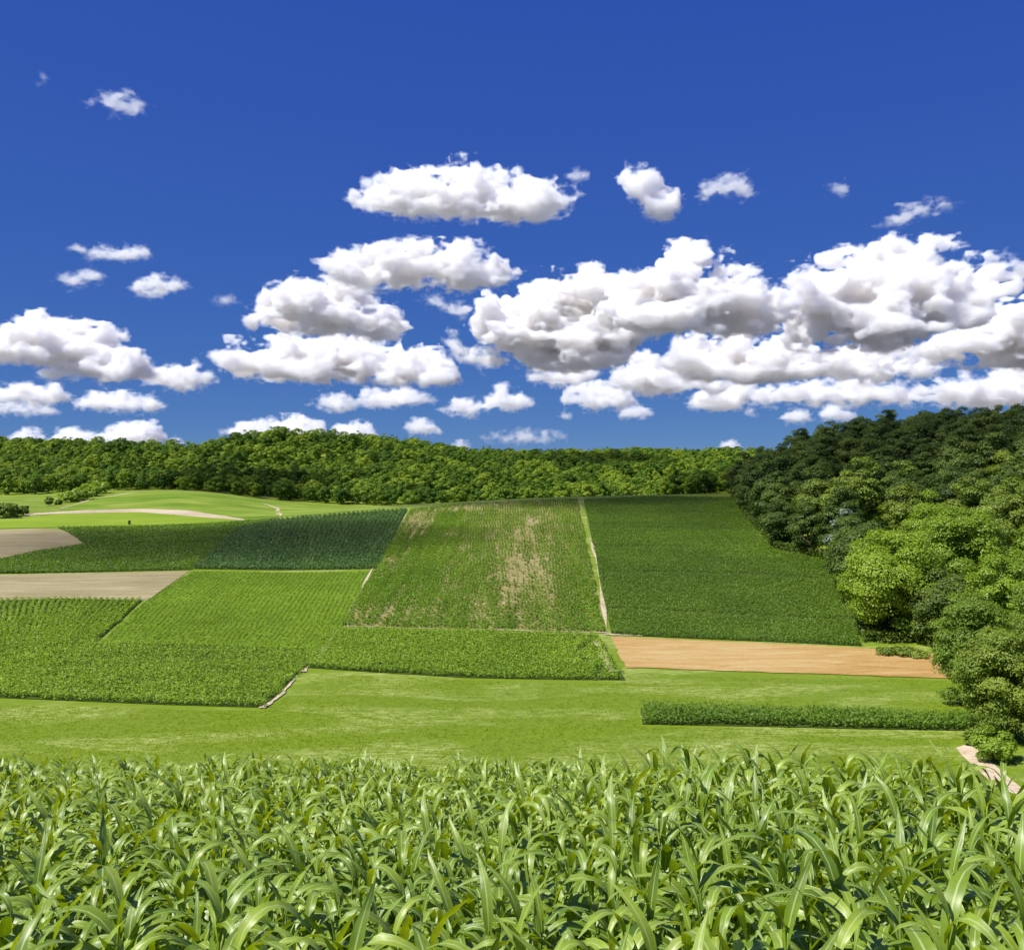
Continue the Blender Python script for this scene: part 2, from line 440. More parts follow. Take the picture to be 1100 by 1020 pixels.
L_soy = leaf_mat('crop_leaf', (0.130, 0.235, 0.015), (0.221, 0.357, 0.025), (0.333, 0.484, 0.051), 0.35)
L_dark = leaf_mat('dark_crop_leaf', (0.067, 0.145, 0.013), (0.118, 0.219, 0.021), (0.180, 0.302, 0.031), 0.35)
L_blue = leaf_mat('bluish_crop_leaf', (0.054, 0.123, 0.030), (0.089, 0.175, 0.040), (0.135, 0.233, 0.052), 0.3)
L_short = leaf_mat('short_crop_leaf', (0.107, 0.186, 0.009), (0.166, 0.264, 0.013), (0.235, 0.340, 0.028), 0.38)
L_patch = leaf_mat('patchy_crop_leaf', (0.089, 0.187, 0.012), (0.142, 0.266, 0.018), (0.231, 0.368, 0.040), 0.38)
L_grass = leaf_mat('meadow_blade', (0.159, 0.249, 0.016), (0.219, 0.313, 0.026), (0.437, 0.500, 0.209), 0.4)

# right: dark crop
C_ = Patch([(627, 537), (700, 533.5), (785, 535)], [(657, 682), (800, 688), (926, 694)], None, [(785, 535), (800, 557), (832, 592), (890, 603), (926, 694)])
C_.sheet('field', floor_dark, label='soil under the dark green crop beside the wood')
p = rows(C_, 's', 1.0, 0.62, rg, keep=lambda p, s, t: 1 - 0.7 * (np.abs((t * 6 + 0.12 * vnoise(s * 6, 0.5, 0.5, 45)) % 1 - 0.5) < 0.03))
tufts('crop', p, 1.0, 0.23, 10, 0.20, 0.55, L_dark, tint=patchy(p, 18, 1, 0.1, 0.9), seed=1, label='dense dark green crop filling the field beside the wood', cat='crop')
# centre: patchy crop in rows running up the slope
D_ = Patch([(441, 547.5), (500, 541.5), (560, 538.5), (620, 536)], [(366, 672), (500, 675), (650, 679)])
D_.sheet('field', floor_thin, label='pale soil showing through the patchy middle field')
def keepD(p, s, t):
    n = fbm(p[:, 0] / 7.0 + 3, p[:, 1] / 32.0, 0.5, 4, 21)
    k = 1.05 - 2.2 * np.clip(n - 0.50, 0, 1)
    hot = np.exp(-((s - 0.45) / 0.32) ** 2 - ((t - 0.05) / 0.10) ** 2) + 1.1 * np.exp(-((s - 0.13) / 0.13) ** 2 - ((t - 0.24) / 0.2) ** 2) + np.exp(-((s - 0.72) / 0.16) ** 2 - ((t - 0.62) / 0.3) ** 2) * 0.8 + np.exp(-((s - 0.25) / 0.2) ** 2 - ((t - 0.95) / 0.05) ** 2) * 0.6
    st = vnoise(p[:, 0] / 0.9, p[:, 1] / 40.0, 0.2, 77)
    return np.clip(k - hot * (0.62 + 0.7 * st) - 0.28 * smoothstep(0.55, 0.8, st), 0.10, 1)
p = rows(D_, 't', 0.9, 0.42, rg, keep=keepD)
tufts('crop', p, 0.75, 0.15, 8, 0.25, 0.5, L_patch, tint=np.clip(0.05 + 0.95 * fbm(p[:, 0] / 2.5, p[:, 1] / 45, 0.5, 3, 2), 0, 1), seed=2, label='thin patchy crop in rows with bare soil between', cat='crop')
# centre bottom block
E_ = Patch([(347, 676), (500, 678), (642, 682)], [(328, 717), (400, 722), (500, 728), (600, 730), (672, 730.5)])
E_.sheet('field', floor_dark, label='soil under the leafy block at the foot of the middle field')
def keepE(p, s, t): return np.where(np.abs(s - (0.945 + 0.03 * np.sin(t * 9)) + 0.05 * t) < 0.008 + 0.006 * np.sin(t * 23), 0.0, 1.0)
p = rows(E_, 's', 0.85, 0.55, rg, keep=keepE)
tufts('crop', p, 1.05, 0.21, 14, 0.175, 0.6, L_soy, tint=patchy(p, 10, 3, 0.1, 0.85), seed=3, label='leafy green crop block with a bare streak near its end', cat='crop')
# left front blocks
F1 = Patch([(-60, 646), (60, 643.5), (153, 645)], [(-60, 722), (10, 706), (60, 695), (104, 690)])
F1.sheet('field', floor_dark, label='soil under the crop left of the short green field')
p = rows(F1, 't', 1.15, 0.5, rg, 0.06)
tufts('crop', p, 1.05, 0.23, 12, 0.185, 0.6, L_soy, tint=np.clip(0.5 * patchy(p, 14, 4, 0.0, 0.9) + 0.4 * vnoise(rows.st[0] * rows.st[2] * 0.45, rows.st[1] * 2, 0.5, 16), 0, 1), seed=4, label='green crop in slanting rows at the left edge', cat='crop')
F2 = Patch([(-60, 722), (10, 706), (60, 695), (104, 690), (230, 693), (345, 698)], [(-60, 747), (60, 752), (180, 757), (283, 760)])
F2.sheet('field', floor_dark, label='soil under the near left crop block')
tram = lambda f: (lambda p, s, t: 1 - 0.75 * (np.abs((t * f + 0.15 * vnoise(s * 9, 0.5, 0.5, 44)) % 1 - 0.5) < 0.045))
p = rows(F2, 's', 0.85, 0.55, rg, keep=tram(5))
tufts('crop', p, 1.1, 0.21, 14, 0.175, 0.6, L_soy, tint=patchy(p, 10, 5, 0.15, 0.95), seed=5, label='near left block of leafy crop ending at the meadow', cat='crop')
# yellow-green short crop
G_ = Patch([(206, 614), (300, 615), (397, 614)], [(108, 690), (230, 692.5), (345, 697)], [(206, 614), (157, 645), (108, 690)], [(397, 614), (369, 668), (345, 697)])
G_.sheet('field', short_green, label='yellow green sward under the short crop')
p = rows(G_, 't', 1.15, 0.5, rg, 0.06, keep=lambda p, s, t: 0.55 + 0.4 * fbm(p[:, 0] / 4, p[:, 1] / 25, 0.5, 3, 61))
tufts('crop', p, 0.42, 0.17, 8, 0.20, 0.4, L_short, tint=np.clip(0.55 * patchy(p, 12, 6, 0.0, 1.0) + 0.5 * vnoise(rows.st[0] * rows.st[2] * 0.45, rows.st[1] * 2, 0.5, 15), 0, 1), seed=6, label='short yellow green crop between two taller crops', cat='crop')
# bluish dark block on the crest
H_ = Patch([(256, 568), (300, 558), (370, 551.5), (438, 547)], [(208, 611), (300, 612.5), (405, 611)])
H_.sheet('field', floor_dark, label='soil under the bluish green block')
p = rows(H_, 't', 1.5, 0.6, rg, 0.06)
tufts('crop', p, 1.1, 0.32, 9, 0.29, 0.6, L_blue, tint=np.clip(0.5 * patchy(p, 20, 7, 0.1, 0.9) + 0.45 * vnoise(rows.st[0] * rows.st[2] * 0.4, rows.st[1] * 2, 0.5, 17), 0, 1), seed=7, label='bluish dark green crop block on the left rise', cat='crop')
I1 = Patch([(-60, 612), (0, 602), (40, 593), (92, 585), (150, 580), (255, 568)], [(-60, 617), (100, 614.5), (206, 612)])
I1.sheet('field', floor_dark, label='soil under the dark crop band above the stubble')
p = rows(I1, 's', 1.1, 0.7, rg)
tufts('crop', p, 0.9, 0.28, 8, 0.29, 0.6, L_dark, tint=patchy(p, 16, 8, 0.1, 0.9), seed=8, label='dark green crop band above the lower stubble strip', cat='crop')
I2 = Patch([(62, 566.5), (150, 565.5), (230, 562.5), (298, 557.5)], [(92, 584.5), (150, 579.5), (255, 567.5), (298, 558)])
I2.sheet('field', floor_dark, label='soil under the upper dark wedge of crop')
p = rows(I2, 's', 1.2, 0.8, rg)
tufts('crop', p, 0.8, 0.3, 7, 0.33, 0.6, L_dark, tint=patchy(p, 16, 9, 0.2, 0.9), seed=9, label='wedge of dark crop below the sunlit hill', cat='crop')
# strip in the meadow
P_ = Patch([(688, 761), (800, 763), (930, 768), (1046, 771)], [(690, 778), (800, 780), (930, 783), (1050, 785)])
P_.sheet('field', floor_dark, label='soil under the narrow crop strip in the meadow')
p = rows(P_, 's', 0.8, 0.42, rg)
tufts('crop', p, 1.35, 0.2, 12, 0.22, 0.5, L_dark, tint=patchy(p, 6, 10, 0.2, 1.0), seed=10, label='narrow strip of tall dark crop standing in the meadow', cat='crop')

Patch([(-60, 619), (100, 615.5), (203, 613.5)], [(-60, 647), (60, 643), (158, 645)]).sheet('stubble_field', stubble, 0.12, label='pale stubble strip between two green crops on the left')
Patch([(-60, 571), (40, 567.5), (66, 569)], [(-60, 612), (0, 601.5), (40, 592.5), (89, 584.5)], None, [(66, 569), (80, 575), (89, 584.5)]).sheet('stubble_field', stubble, 0.12, label='rounded brown stubble field at the left edge')
Patch([(656, 684), (800, 690), (925, 696), (1030, 705)], [(672, 717), (850, 723), (1030, 729)]).sheet('tilled_field', tan_soil, 0.12, ragged=1.0, label='tan tilled strip below the dark crop')
Patch([(-60, 563), (30, 556.5), (60, 552), (150, 550), (230, 556.5), (262, 559)], [(-60, 569), (60, 566.3), (150, 565), (230, 562), (262, 560)]).sheet('field', far_green, 0.12, label='sunlit green field below the pale arc on the far hill')
Patch([(25, 552), (90, 548), (150, 546.5), (200, 548), (262, 557.5)], [(25, 554), (60, 552), (150, 550), (230, 556.5), (262, 559)]).sheet('tilled_field', bare, 0.14, label='pale curved strip on the far hill')
Patch([(60, 549.5), (90, 538), (140, 528.5), (200, 529.5), (280, 537), (372, 548)], [(60, 551), (150, 546.5), (262, 556.5), (300, 555), (372, 549.5)]).sheet('field', far_green2, 0.12, label='striped green field on top of the far hill')

# bare dirt lines between the fields
def dirt_line(pts, w0, w1, label, mat=None, brk=0.0, lift=0.16, seed=0):
    c = ground_at(*resample(np.asarray(pts, float), 26).T); c = resample(c, 160)
    t = np.gradient(c, axis=0); t /= np.linalg.norm(t, axis=1)[:, None]; nrm = np.stack([-t[:, 1], t[:, 0]], 1)
    u = np.linspace(0, 1, 160)
    wd = (w0 + (w1 - w0) * u) * (0.6 + 0.8 * vnoise(u * 12, seed, 0.5, 5)) * np.clip(0.15 + (vnoise(u * 9, seed + 3.3, 0.5, 6) - brk) * 2.2, 0.05, 1)
    off = (vnoise(u * 8, seed + 7.7, 0.5, 7) - 0.5)[:, None] * nrm * w1 * 0.6
    a = c + off + nrm * wd[:, None] / 2; b = c + off - nrm * wd[:, None] / 2
    v = np.concatenate([np.concatenate([a, (Z(a[:, 0], a[:, 1]) + lift)[:, None]], 1), np.concatenate([b, (Z(b[:, 0], b[:, 1]) + lift)[:, None]], 1)])
    k = np.arange(159); q = np.stack([k + 160, k + 161, k + 1, k], 1)
    link('dirt_track', mesh_np('dirt_track', v, q, mat or bare, smooth=True), kind='structure', label=label)
dirt_line([(623.5, 539), (640, 600), (654, 681)], 0.9, 1.5, 'bare dirt line between the patchy and the dark field', brk=0.42, seed=1)
dirt_line([(650, 681.5), (690, 683)], 1.5, 0.8, 'bare patch at the corner of four fields', seed=2)
dirt_line([(641, 690), (649, 708), (656, 724)], 1.2, 1.8, 'bare streak through the end of the leafy block', brk=0.2, lift=0.5, seed=3)
dirt_line([(439, 549), (400, 612), (372, 660)], 0.8, 1.2, 'bare dirt edge left of the patchy field', brk=0.5, seed=4)
dirt_line([(362, 676), (345, 703), (325, 722)], 1.0, 1.5, 'bare gap between the two leafy blocks', brk=0.3, seed=5)
dirt_line([(316, 730), (300, 748), (281, 761)], 0.35, 0.9, 'bare dirt at the corner of the near left block', brk=0.2, seed=6)
dirt_line([(64, 547), (100, 536), (150, 528)], 1.0, 2.2, 'pale track along the hedge on the far hill', seed=7)
dirt_line([(282, 540), (298, 546), (300, 554)], 2.5, 3.5, 'pale bare spot on the far hill', brk=0.4, seed=8)
dirt_line([(370, 673), (500, 676), (652, 680)], 0.8, 1.2, 'pale edge at the foot of the patchy field', brk=0.4, seed=9)
# gravel track at the right
def track():
    L = ground_at([1027, 1034, 1052, 1072, 1108], [803, 812, 828, 845, 872]); Rr = ground_at([1046, 1050, 1064, 1085, 1124], [797, 803, 817, 836, 862])
    L = resample(L, 30); Rr = resample(Rr, 30)
    gr = []
    for k in np.linspace(0, 1, 9): gr.append(L * (1 - k) + Rr * k)
    g = np.stack(gr, 0); z = Z(g[..., 0], g[..., 1]) + 0.05
    v = np.concatenate([g, z[..., None]], -1).reshape(-1, 3)
    k = np.arange(9 * 30).reshape(9, 30); q = np.stack([k[:-1, :-1], k[1:, :-1], k[1:, 1:], k[:-1, 1:]], -1).reshape(-1, 4)
    grav = soil_mat('gravel', (0.36, 0.25, 0.15), (0.52, 0.43, 0.31), (0.66, 0.58, 0.46), 30, (0.3, 0.8))
    link('gravel_track', mesh_np('gravel_track', v, q, grav, smooth=True), kind='structure', label='pale gravel track below the near trees on the right')
track()

# meadow grass: long blades leaning with the wind
def meadow():
    rg = np.random.default_rng(31)
    n = 60000
    px = rg.uniform(-120, 1200, n); d = 108 + 62 * rg.random(n) ** 0.9
    x = (px - CX) / F * d; y = d
    vv = HY - Z(x, y) / y * F
    lim = np.interp(px, [-200, 283, 345, 400, 600, 668, 672, 850, 1200], [750, 762, 722, 724, 732, 732, 720, 726, 730])
    ok = vv > lim + 2
    sv = np.interp(px, [688, 1050], [761, 771]); bv = np.interp(px, [688, 1050], [778, 785])
    ok &= ~((px > 686) & (px < 1052) & (vv > sv - 1) & (vv < bv + 2))
    ok &= ~((px > 1022) & (vv > 794))
    x, y = x[ok], y[ok]; n = len(x)
    nb = 3
    X = np.repeat(x, nb) + rg.normal(0, 0.25, n * nb); Y = np.repeat(y, nb) + rg.normal(0, 0.25, n * nb)
    wind = vnoise(X / 9, Y / 5, 0.5, 90) * 2.2 + 0.3
    ang = -0.5 + 1.1 * (vnoise(X / 16, Y / 10, 3.5, 91) - 0.5) + rg.normal(0, 0.3, len(X))
    L_ = rg.uniform(0.10, 0.24, len(X)); lean = np.clip(0.6 + wind * rg.uniform(0.6, 1.2, len(X)), 0.6, 3.0)
    z0 = Z(X, Y)
    h = L_ / np.sqrt(1 + lean ** 2); r = h * lean
    dx, dy = np.cos(ang), np.sin(ang)
    wv = 0.035
    a = np.stack([X - dy * wv, Y + dx * wv, z0], 1); b = np.stack([X + dy * wv, Y - dx * wv, z0], 1)
    c = np.stack([X + dx * r + dy * wv * .4, Y + dy * r - dx * wv * .4, z0 + h + 0.03], 1); e = np.stack([X + dx * r - dy * wv * .4, Y + dy * r + dx * wv * .4, z0 + h + 0.03], 1)
    v = np.stack([a, b, c, e], 1).reshape(-1, 3)
    pal = smoothstep(0.47, 0.66, fbm(X / 26, Y / 9, 0.5, 3, 41)) * smoothstep(0.42, 0.62, fbm(X / 5, Y / 1.3, 2.5, 3, 42))  # the same gloss streaks, put into the blade tint
    tt = np.clip(0.34 + rg.normal(0, 0.10, len(X)) + 0.6 * pal, 0, 1)
    link('grass', mesh_np('grass', v, np.arange(len(v)).reshape(-1, 4), L_grass, attr={'tint': np.repeat(tt, 4)}), kind='stuff', label='windblown pale green grass of the valley meadow', cat='grass')
meadow()
# ================================================================ corn in front
def corn_leaf_mat():
    m, nt, out = new_mat('corn_leaf')
    uv = nt.nodes.new('ShaderNodeUVMap')
    sx = nd(nt, 'ShaderNodeSeparateXYZ', {0: uv.outputs[0]})
    c = nd(nt, 'ShaderNodeMath', {0: sx.outputs[0], 1: 0.5}, operation='SUBTRACT')
    c2 = nd(nt, 'ShaderNodeMath', {0: c.outputs[0]}, operation='ABSOLUTE')
    rib = nd(nt, 'ShaderNodeMapRange', {'Value': c2.outputs[0], 'From Min': 0.035, 'From Max': 0.085, 'To Min': 1.0, 'To Max': 0.0})
    vein = nd(nt, 'ShaderNodeTexWave', {'Vector': uv.outputs[0], 'Scale': 7.0, 'Distortion': 0.0}, wave_type='BANDS', bands_direction='X')
    at = nd(nt, 'ShaderNodeAttribute', attribute_name='tint')
    oi = nt.nodes.new('ShaderNodeObjectInfo')
    q = nd(nt, 'ShaderNodeMath', {0: oi.outputs['Random'], 1: 0.4, 2: -0.2}, operation='MULTIPLY_ADD')
    q2 = nd(nt, 'ShaderNodeMath', {0: q.outputs[0], 1: at.outputs['Fac']}, operation='ADD', use_clamp=True)
    col = ramp(nt, q2.outputs[0], [(0.0, (0.090, 0.172, 0.013)), (0.5, (0.182, 0.295, 0.022)), (1.0, (0.30, 0.41, 0.042))])
    geo = nt.nodes.new('ShaderNodeNewGeometry')
    nz = nd(nt, 'ShaderNodeTexNoise', {'Vector': geo.outputs['Position'], 'Scale': 9.0, 'Detail': 3.0})
    dark = nd(nt, 'ShaderNodeMapRange', {'Value': nz.outputs[0], 'From Min': 0.3, 'From Max': 0.7, 'To Min': 0.82, 'To Max': 1.15})
    vm = nd(nt, 'ShaderNodeMapRange', {'Value': vein.outputs[0], 'To Min': 0.90, 'To Max': 1.06})
    mul = nd(nt, 'ShaderNodeMath', {0: dark.outputs[0], 1: vm.outputs[0]}, operation='MULTIPLY')
    hs_ = nd(nt, 'ShaderNodeHueSaturation', {'Color': col, 'Value': mul.outputs[0]})
    col2 = mixc(nt, rib.outputs[0], hs_.outputs[0], (0.44, 0.54, 0.19))
    b = nd(nt, 'ShaderNodeBsdfPrincipled', {'Base Color': col2, 'Roughness': 0.34, 'Specular IOR Level': 0.7})
    bp = nd(nt, 'ShaderNodeBump', {'Strength': 0.25, 'Distance': 0.004, 'Height': vein.outputs[0]})
    nt.links.new(bp.outputs[0], b.inputs['Normal'])
    tcol = nd(nt, 'ShaderNodeHueSaturation', {'Hue': 0.478, 'Saturation': 1.15, 'Value': 1.35, 'Color': hs_.outputs[0]})
    t = nd(nt, 'ShaderNodeBsdfTranslucent', {'Color': tcol.outputs[0]})
    mx = nd(nt, 'ShaderNodeMixShader', {0: 0.34, 1: b.outputs[0], 2: t.outputs[0]})
    nt.links.new(mx.outputs[0], out.inputs['Surface'])
    return m
M_CORN = corn_leaf_mat()
def stalk_mat():
    m, nt, out = new_mat('corn_stalk')
    geo = nt.nodes.new('ShaderNodeNewGeometry')
    nz = nd(nt, 'ShaderNodeTexNoise', {'Vector': geo.outputs['Position'], 'Scale': 6.0, 'Detail': 3.0})
    col = ramp(nt, nz.outputs[0], [(0.3, (0.12, 0.22, 0.04)), (0.7, (0.26, 0.36, 0.09))])
    b = nd(nt, 'ShaderNodeBsdfPrincipled', {'Base Color': col, 'Roughness': 0.45})
    nt.links.new(b.outputs[0], out.inputs['Surface'])
    return m
M_STALK = stalk_mat()

def blade(rg, base, az, length, width, e0, e1, tw, droop_at=0.55, nseg=9):
    """one arching corn leaf: (verts, quads, uv)"""
    t = np.linspace(0, 1, nseg + 1)
    s = smoothstep(droop_at - 0.5, droop_at + 0.42, t)
    el = e0 + (e1 - e0) * s
    side = (rg.normal(0, 0.25) + rg.normal(0, 0.5) * t * t)
    a = az + side
    dl = length / nseg
    dx = np.cos(el) * np.cos(a); dy = np.cos(el) * np.sin(a); dz = np.sin(el)
    c = np.zeros((nseg + 1, 3)); c[0] = base
    for k in range(nseg):
        c[k + 1] = c[k] + dl * 0.5 * np.array([dx[k] + dx[k + 1], dy[k] + dy[k + 1], dz[k] + dz[k + 1]])
    tan = np.stack([dx, dy, dz], 1)
    lat = np.stack([-np.sin(a), np.cos(a), np.zeros_like(a)], 1)
    nrm = np.cross(tan, lat); nrm *= np.where(nrm[:, 2:3] < 0, 1, 1)
    roll = tw * t ** 1.3
    lat, nrm = lat * np.cos(roll)[:, None] + nrm * np.sin(roll)[:, None], nrm * np.cos(roll)[:, None] - lat * np.sin(roll)[:, None]
    wd = width * 0.5 * np.clip((t + 0.12) / 0.35, 0, 1) ** 0.7 * np.clip((1.0 - t) / 0.55, 0.0, 1) ** 0.75
    wd[-1] = 0.002
    fold = 0.32 * (1 - 0.7 * t)                                   # V of the blade at the midrib
    ph = rg.uniform(0, 6.28); fr = rg.uniform(14, 22)
    w1 = 0.22 * np.sin(fr * t + ph) * wd * np.clip(t * 3, 0, 1); w2 = 0.22 * np.sin(fr * t + ph + 2.2) * wd * np.clip(t * 3, 0, 1)
    l = c + lat * wd[:, None] + nrm * (wd * fold + w1)[:, None]
    r = c - lat * wd[:, None] + nrm * (wd * fold + w2)[:, None]
    v = np.stack([l, c, r], 1).reshape(-1, 3)
    q = []
    for k in range(nseg):
        o = 3 * k
        q += [[o, o + 1, o + 4, o + 3], [o + 1, o + 2, o + 5, o + 4]]
    u = np.stack([np.tile([0.0, 0.5, 1.0], nseg + 1), np.repeat(t, 3)], 1)
    return v, np.array(q), u

def tube(path, rad, n=7):
    path = np.asarray(path, float); rad = np.asarray(rad, float)
    t = np.gradient(path, axis=0); t /= np.linalg.norm(t, axis=1)[:, None]
    ref = np.where(np.abs(t[:, 2:3]) < 0.9, np.array([[0, 0, 1.0]]), np.array([[1.0, 0, 0]]))
    a = np.cross(t, ref); a /= np.linalg.norm(a, axis=1)[:, None]; b = np.cross(t, a)
    an = np.arange(n) * 2 * math.pi / n
    v = path[:, None] + rad[:, None, None] * (a[:, None] * np.cos(an)[None, :, None] + b[:, None] * np.sin(an)[None, :, None])
    m = len(path); k = np.arange(m * n).reshape(m, n); k2 = np.roll(k, -1, axis=1)
    q = np.stack([k[:-1], k2[:-1], k2[1:], k[1:]], -1).reshape(-1, 4)
    return v.reshape(-1, 3), q

def corn_variant(seed, H):
    """one plant: stalk and a list of leaves"""
    rg = np.random.default_rng(seed)
    top = H * 0.80
    lean = rg.normal(0, 0.035, 2)
    z = np.linspace(-0.05, top, 8)
    path = np.stack([lean[0] * z * z, lean[1] * z * z, z], 1)
    st = tube(path, np.interp(z, [0, top], [0.015, 0.007]))
    n = int(rg.integers(10, 13)); pl = rg.uniform(0, math.pi)
    leaves = []
    for k in range(n):
        f = k / (n - 1)
        zb = top * (0.14 + 0.84 * f ** 0.95)
        b = np.array([lean[0] * zb * zb, lean[1] * zb * zb, zb])
        az = pl + (k % 2) * math.pi + rg.normal(0, 0.38)
        if f > 0.84:      # the whorl: young leaves still upright
            ln = H * rg.uniform(0.28, 0.42); e0 = R(rg.uniform(70, 86)); e1 = R(rg.choice([rg.uniform(20, 60), rg.uniform(-75, -10), rg.uniform(-75, -20), rg.uniform(-70, -10)])); wd = rg.uniform(0.058, 0.085)
        elif f > 0.4:
            ln = H * rg.uniform(0.38, 0.53); e0 = R(rg.uniform(64, 83)); e1 = R(rg.uniform(-84, -20)); wd = rg.uniform(0.088, 0.118)
        else:
            ln = H * rg.uniform(0.34, 0.46); e0 = R(rg.uniform(40, 62)); e1 = R(rg.uniform(-85, -45)); wd = rg.uniform(0.07, 0.092)
        leaves.append(blade(rg, b, az, ln, wd, e0, e1, rg.normal(0, 0.75), rg.uniform(0.30, 0.56)) + (float(np.clip(rg.normal(0.42 + 0.15 * f, 0.16), 0, 1)),))
    return st, leaves

VAR = [corn_variant(200 + k, h) for k, h in enumerate([1.75, 1.9, 1.65, 1.8, 1.95, 1.7, 1.85, 1.6, 1.78, 2.0, 1.72, 1.88])]

def corn_edge(x, y):
    """depth at which the corn ends, by picture column"""
    px = CX + F * x / np.maximum(y, 3)
    return np.interp(px, [-400, 0, 300, 560, 660, 760, 900, 1000, 1060, 1120, 1250], [31, 30, 29, 27.5, 24, 20.5, 18.5, 17.5, 15.5, 12.5, 11.5])

rg = np.random.default_rng(77)
th = R(23)                                        # direction of the rows
cr, sr = math.cos(th), math.sin(th)
pts = []
for i in range(-80, 81):
    for j in range(-300, 301):
        u = i * 0.66; v_ = j * 0.22
        x = u * cr - v_ * sr + rg.normal(0, 0.06); y = u * sr + v_ * cr + 14 + rg.normal(0, 0.06)
        if y < 3.6 or rg.random() < 0.06: continue
        if abs(x) > 0.60 * y + 6.0: continue
        if y > corn_edge(x, y) + 0.25 * rg.normal(): continue
        pts.append((x, y))
pts = np.array(pts)
pts = pts[np.argsort(np.hypot(pts[:, 0], pts[:, 1] ))]
zz = Z(pts[:, 0], pts[:, 1])
# does the plant show in the picture? (its crown must be inside the frame)
topv = HY - (zz + 1.5) / pts[:, 1] * F; pxv = CX + F * pts[:, 0] / pts[:, 1]
seen = (topv < 1000) & (pxv > -20) & (pxv < 1120)
rzs = rg.uniform(0, 2 * math.pi, len(pts)); scs = rg.uniform(0.80, 1.16, len(pts)); vi = rg.integers(0, len(VAR), len(pts))
# a few plants tower over the far edge in the photograph
for px, dv in ((165, 27), (335, 25), (720, 19.5), (740, 19.8), (862, 17.5), (528, 25), (430, 26)):
    k = int(np.argmin((pxv - px) ** 2 + (6 * (pts[:, 1] - dv)) ** 2)); scs[k] = 1.18
idx = np.nonzero(seen)[0]
one = idx[:300]
LBL = ['leafy green corn plant in the front of the tall corn field', 'green corn plant with arching leaves in the nearest rows']
VM = []                                            # shared mesh data of each kind of plant
for k, (st, lv) in enumerate(VAR):
    VM.append((mesh_np('stalk', st[0], st[1], M_STALK, smooth=True), [mesh_np('leaf', a, b, M_CORN, smooth=True, uv=u, attr={'tint': np.full(len(a), t)}) for a, b, u, t in lv]))
special = {}
cand = [k for k in one]
def pick(px, v, label):
    k = min((q for q in cand if q not in special), key=lambda q: (pxv[q] - px) ** 2 + (topv[q] - v) ** 2)
    special[k] = label
pick(40, 960, 'large corn plant in the lower left corner of the picture')
pick(1070, 960, 'large corn plant in the lower right corner of the picture')
pick(470, 975, 'broad leaved corn plant at the bottom edge beside the weedy gap, to its left')
pick(640, 975, 'broad leaved corn plant at the bottom edge beside the weedy gap, to its right')
pick(250, 975, 'corn plant at the bottom edge halfway between the left corner and the weedy gap')
pick(860, 975, 'corn plant at the bottom edge halfway between the weedy gap and the right corner')
for n_, k in enumerate(one):
    x, y = pts[k]
    t = empty('corn_plant', (x, y, float(zz[k])), rzs[k], scs[k], label=special.get(k, LBL[0]), cat='corn plant', group='corn plants of the nearest rows')
    st, lv = VM[vi[k]]
    link('stalk', st, t)
    for me in lv: link('leaf', me, t)
def join_plants(ks, name, **kw):
    V, Q, U, T, base = [], [], [], [], 0
    V2, Q2, b2 = [], [], 0
    for k in ks:
        st, lv = VAR[vi[k]]
        c, s = math.cos(rzs[k]) * scs[k], math.sin(rzs[k]) * scs[k]
        M3 = np.array([[c, -s, 0], [s, c, 0], [0, 0, scs[k]]]); o = np.array([pts[k][0], pts[k][1], zz[k]])
        dt = rg.normal(0, 0.12)
        for a, b, u, t in lv:
            V.append(a @ M3.T + o); Q.append(b + base); U.append(u); T.append(np.full(len(a), np.clip(t + dt, 0, 1))); base += len(a)
        V.append(st[0] @ M3.T + o); Q.append(st[1] + base); U.append(np.tile([[0.3, 0.5]], (len(st[0]), 1))); T.append(np.full(len(st[0]), 0.7)); base += len(st[0])
    me = mesh_np(name, np.concatenate(V), np.concatenate(Q), M_CORN, smooth=True, uv=np.concatenate(U), attr={'tint': np.concatenate(T)})
    return link(name, me, kind='stuff', **kw)
rest = np.setdiff1d(np.arange(len(pts)), one)
join_plants(rest, 'corn', label='green corn filling the field behind the nearest rows', cat='corn')
print('CORN', len(pts), 'seen', len(idx), 'farthest single', pts[one[-1]])

# soil between the plants and low weeds on it
g = np.stack(np.meshgrid(np.linspace(-1.0, 1.0, 60), np.linspace(0.0, 1.0, 60), indexing='ij'), -1)
yy = 1.0 + 30.5 * g[..., 1]; xx = g[..., 0] * (yy * 0.60 + 6.2)
e = corn_edge(xx, yy); 
yy = np.minimum(yy, e + 0.6)
corn_soil = soil_mat('corn_soil', (0.030, 0.032, 0.012), (0.070, 0.066, 0.028), (0.15, 0.12, 0.065), 0, (1.5, 1.5))
v = np.stack([xx, yy, Z(xx, yy) + 0.04], -1).reshape(-1, 3); k = np.arange(3600).reshape(60, 60)
link('corn_soil', mesh_np('corn_soil', v, np.stack([k[:-1, :-1], k[1:, :-1], k[1:, 1:], k[:-1, 1:]], -1).reshape(-1, 4), corn_soil, smooth=True), kind='structure', label='weedy brown soil between the corn plants')
nw = 9000
wy = 3.5 + 14 * rg.random(nw) ** 1.4; wx = rg.uniform(-0.62, 0.62, nw) * wy
ok = wy < corn_edge(wx, wy)
P = np.stack([wx, wy], 1)[ok]
tufts('weeds', P, 0.28, 0.08, 5, 0.085, 0.28, L_short, tilt=1.6, seed=55, lo=0.05, label='low green weeds on the soil between the corn', cat='weeds')
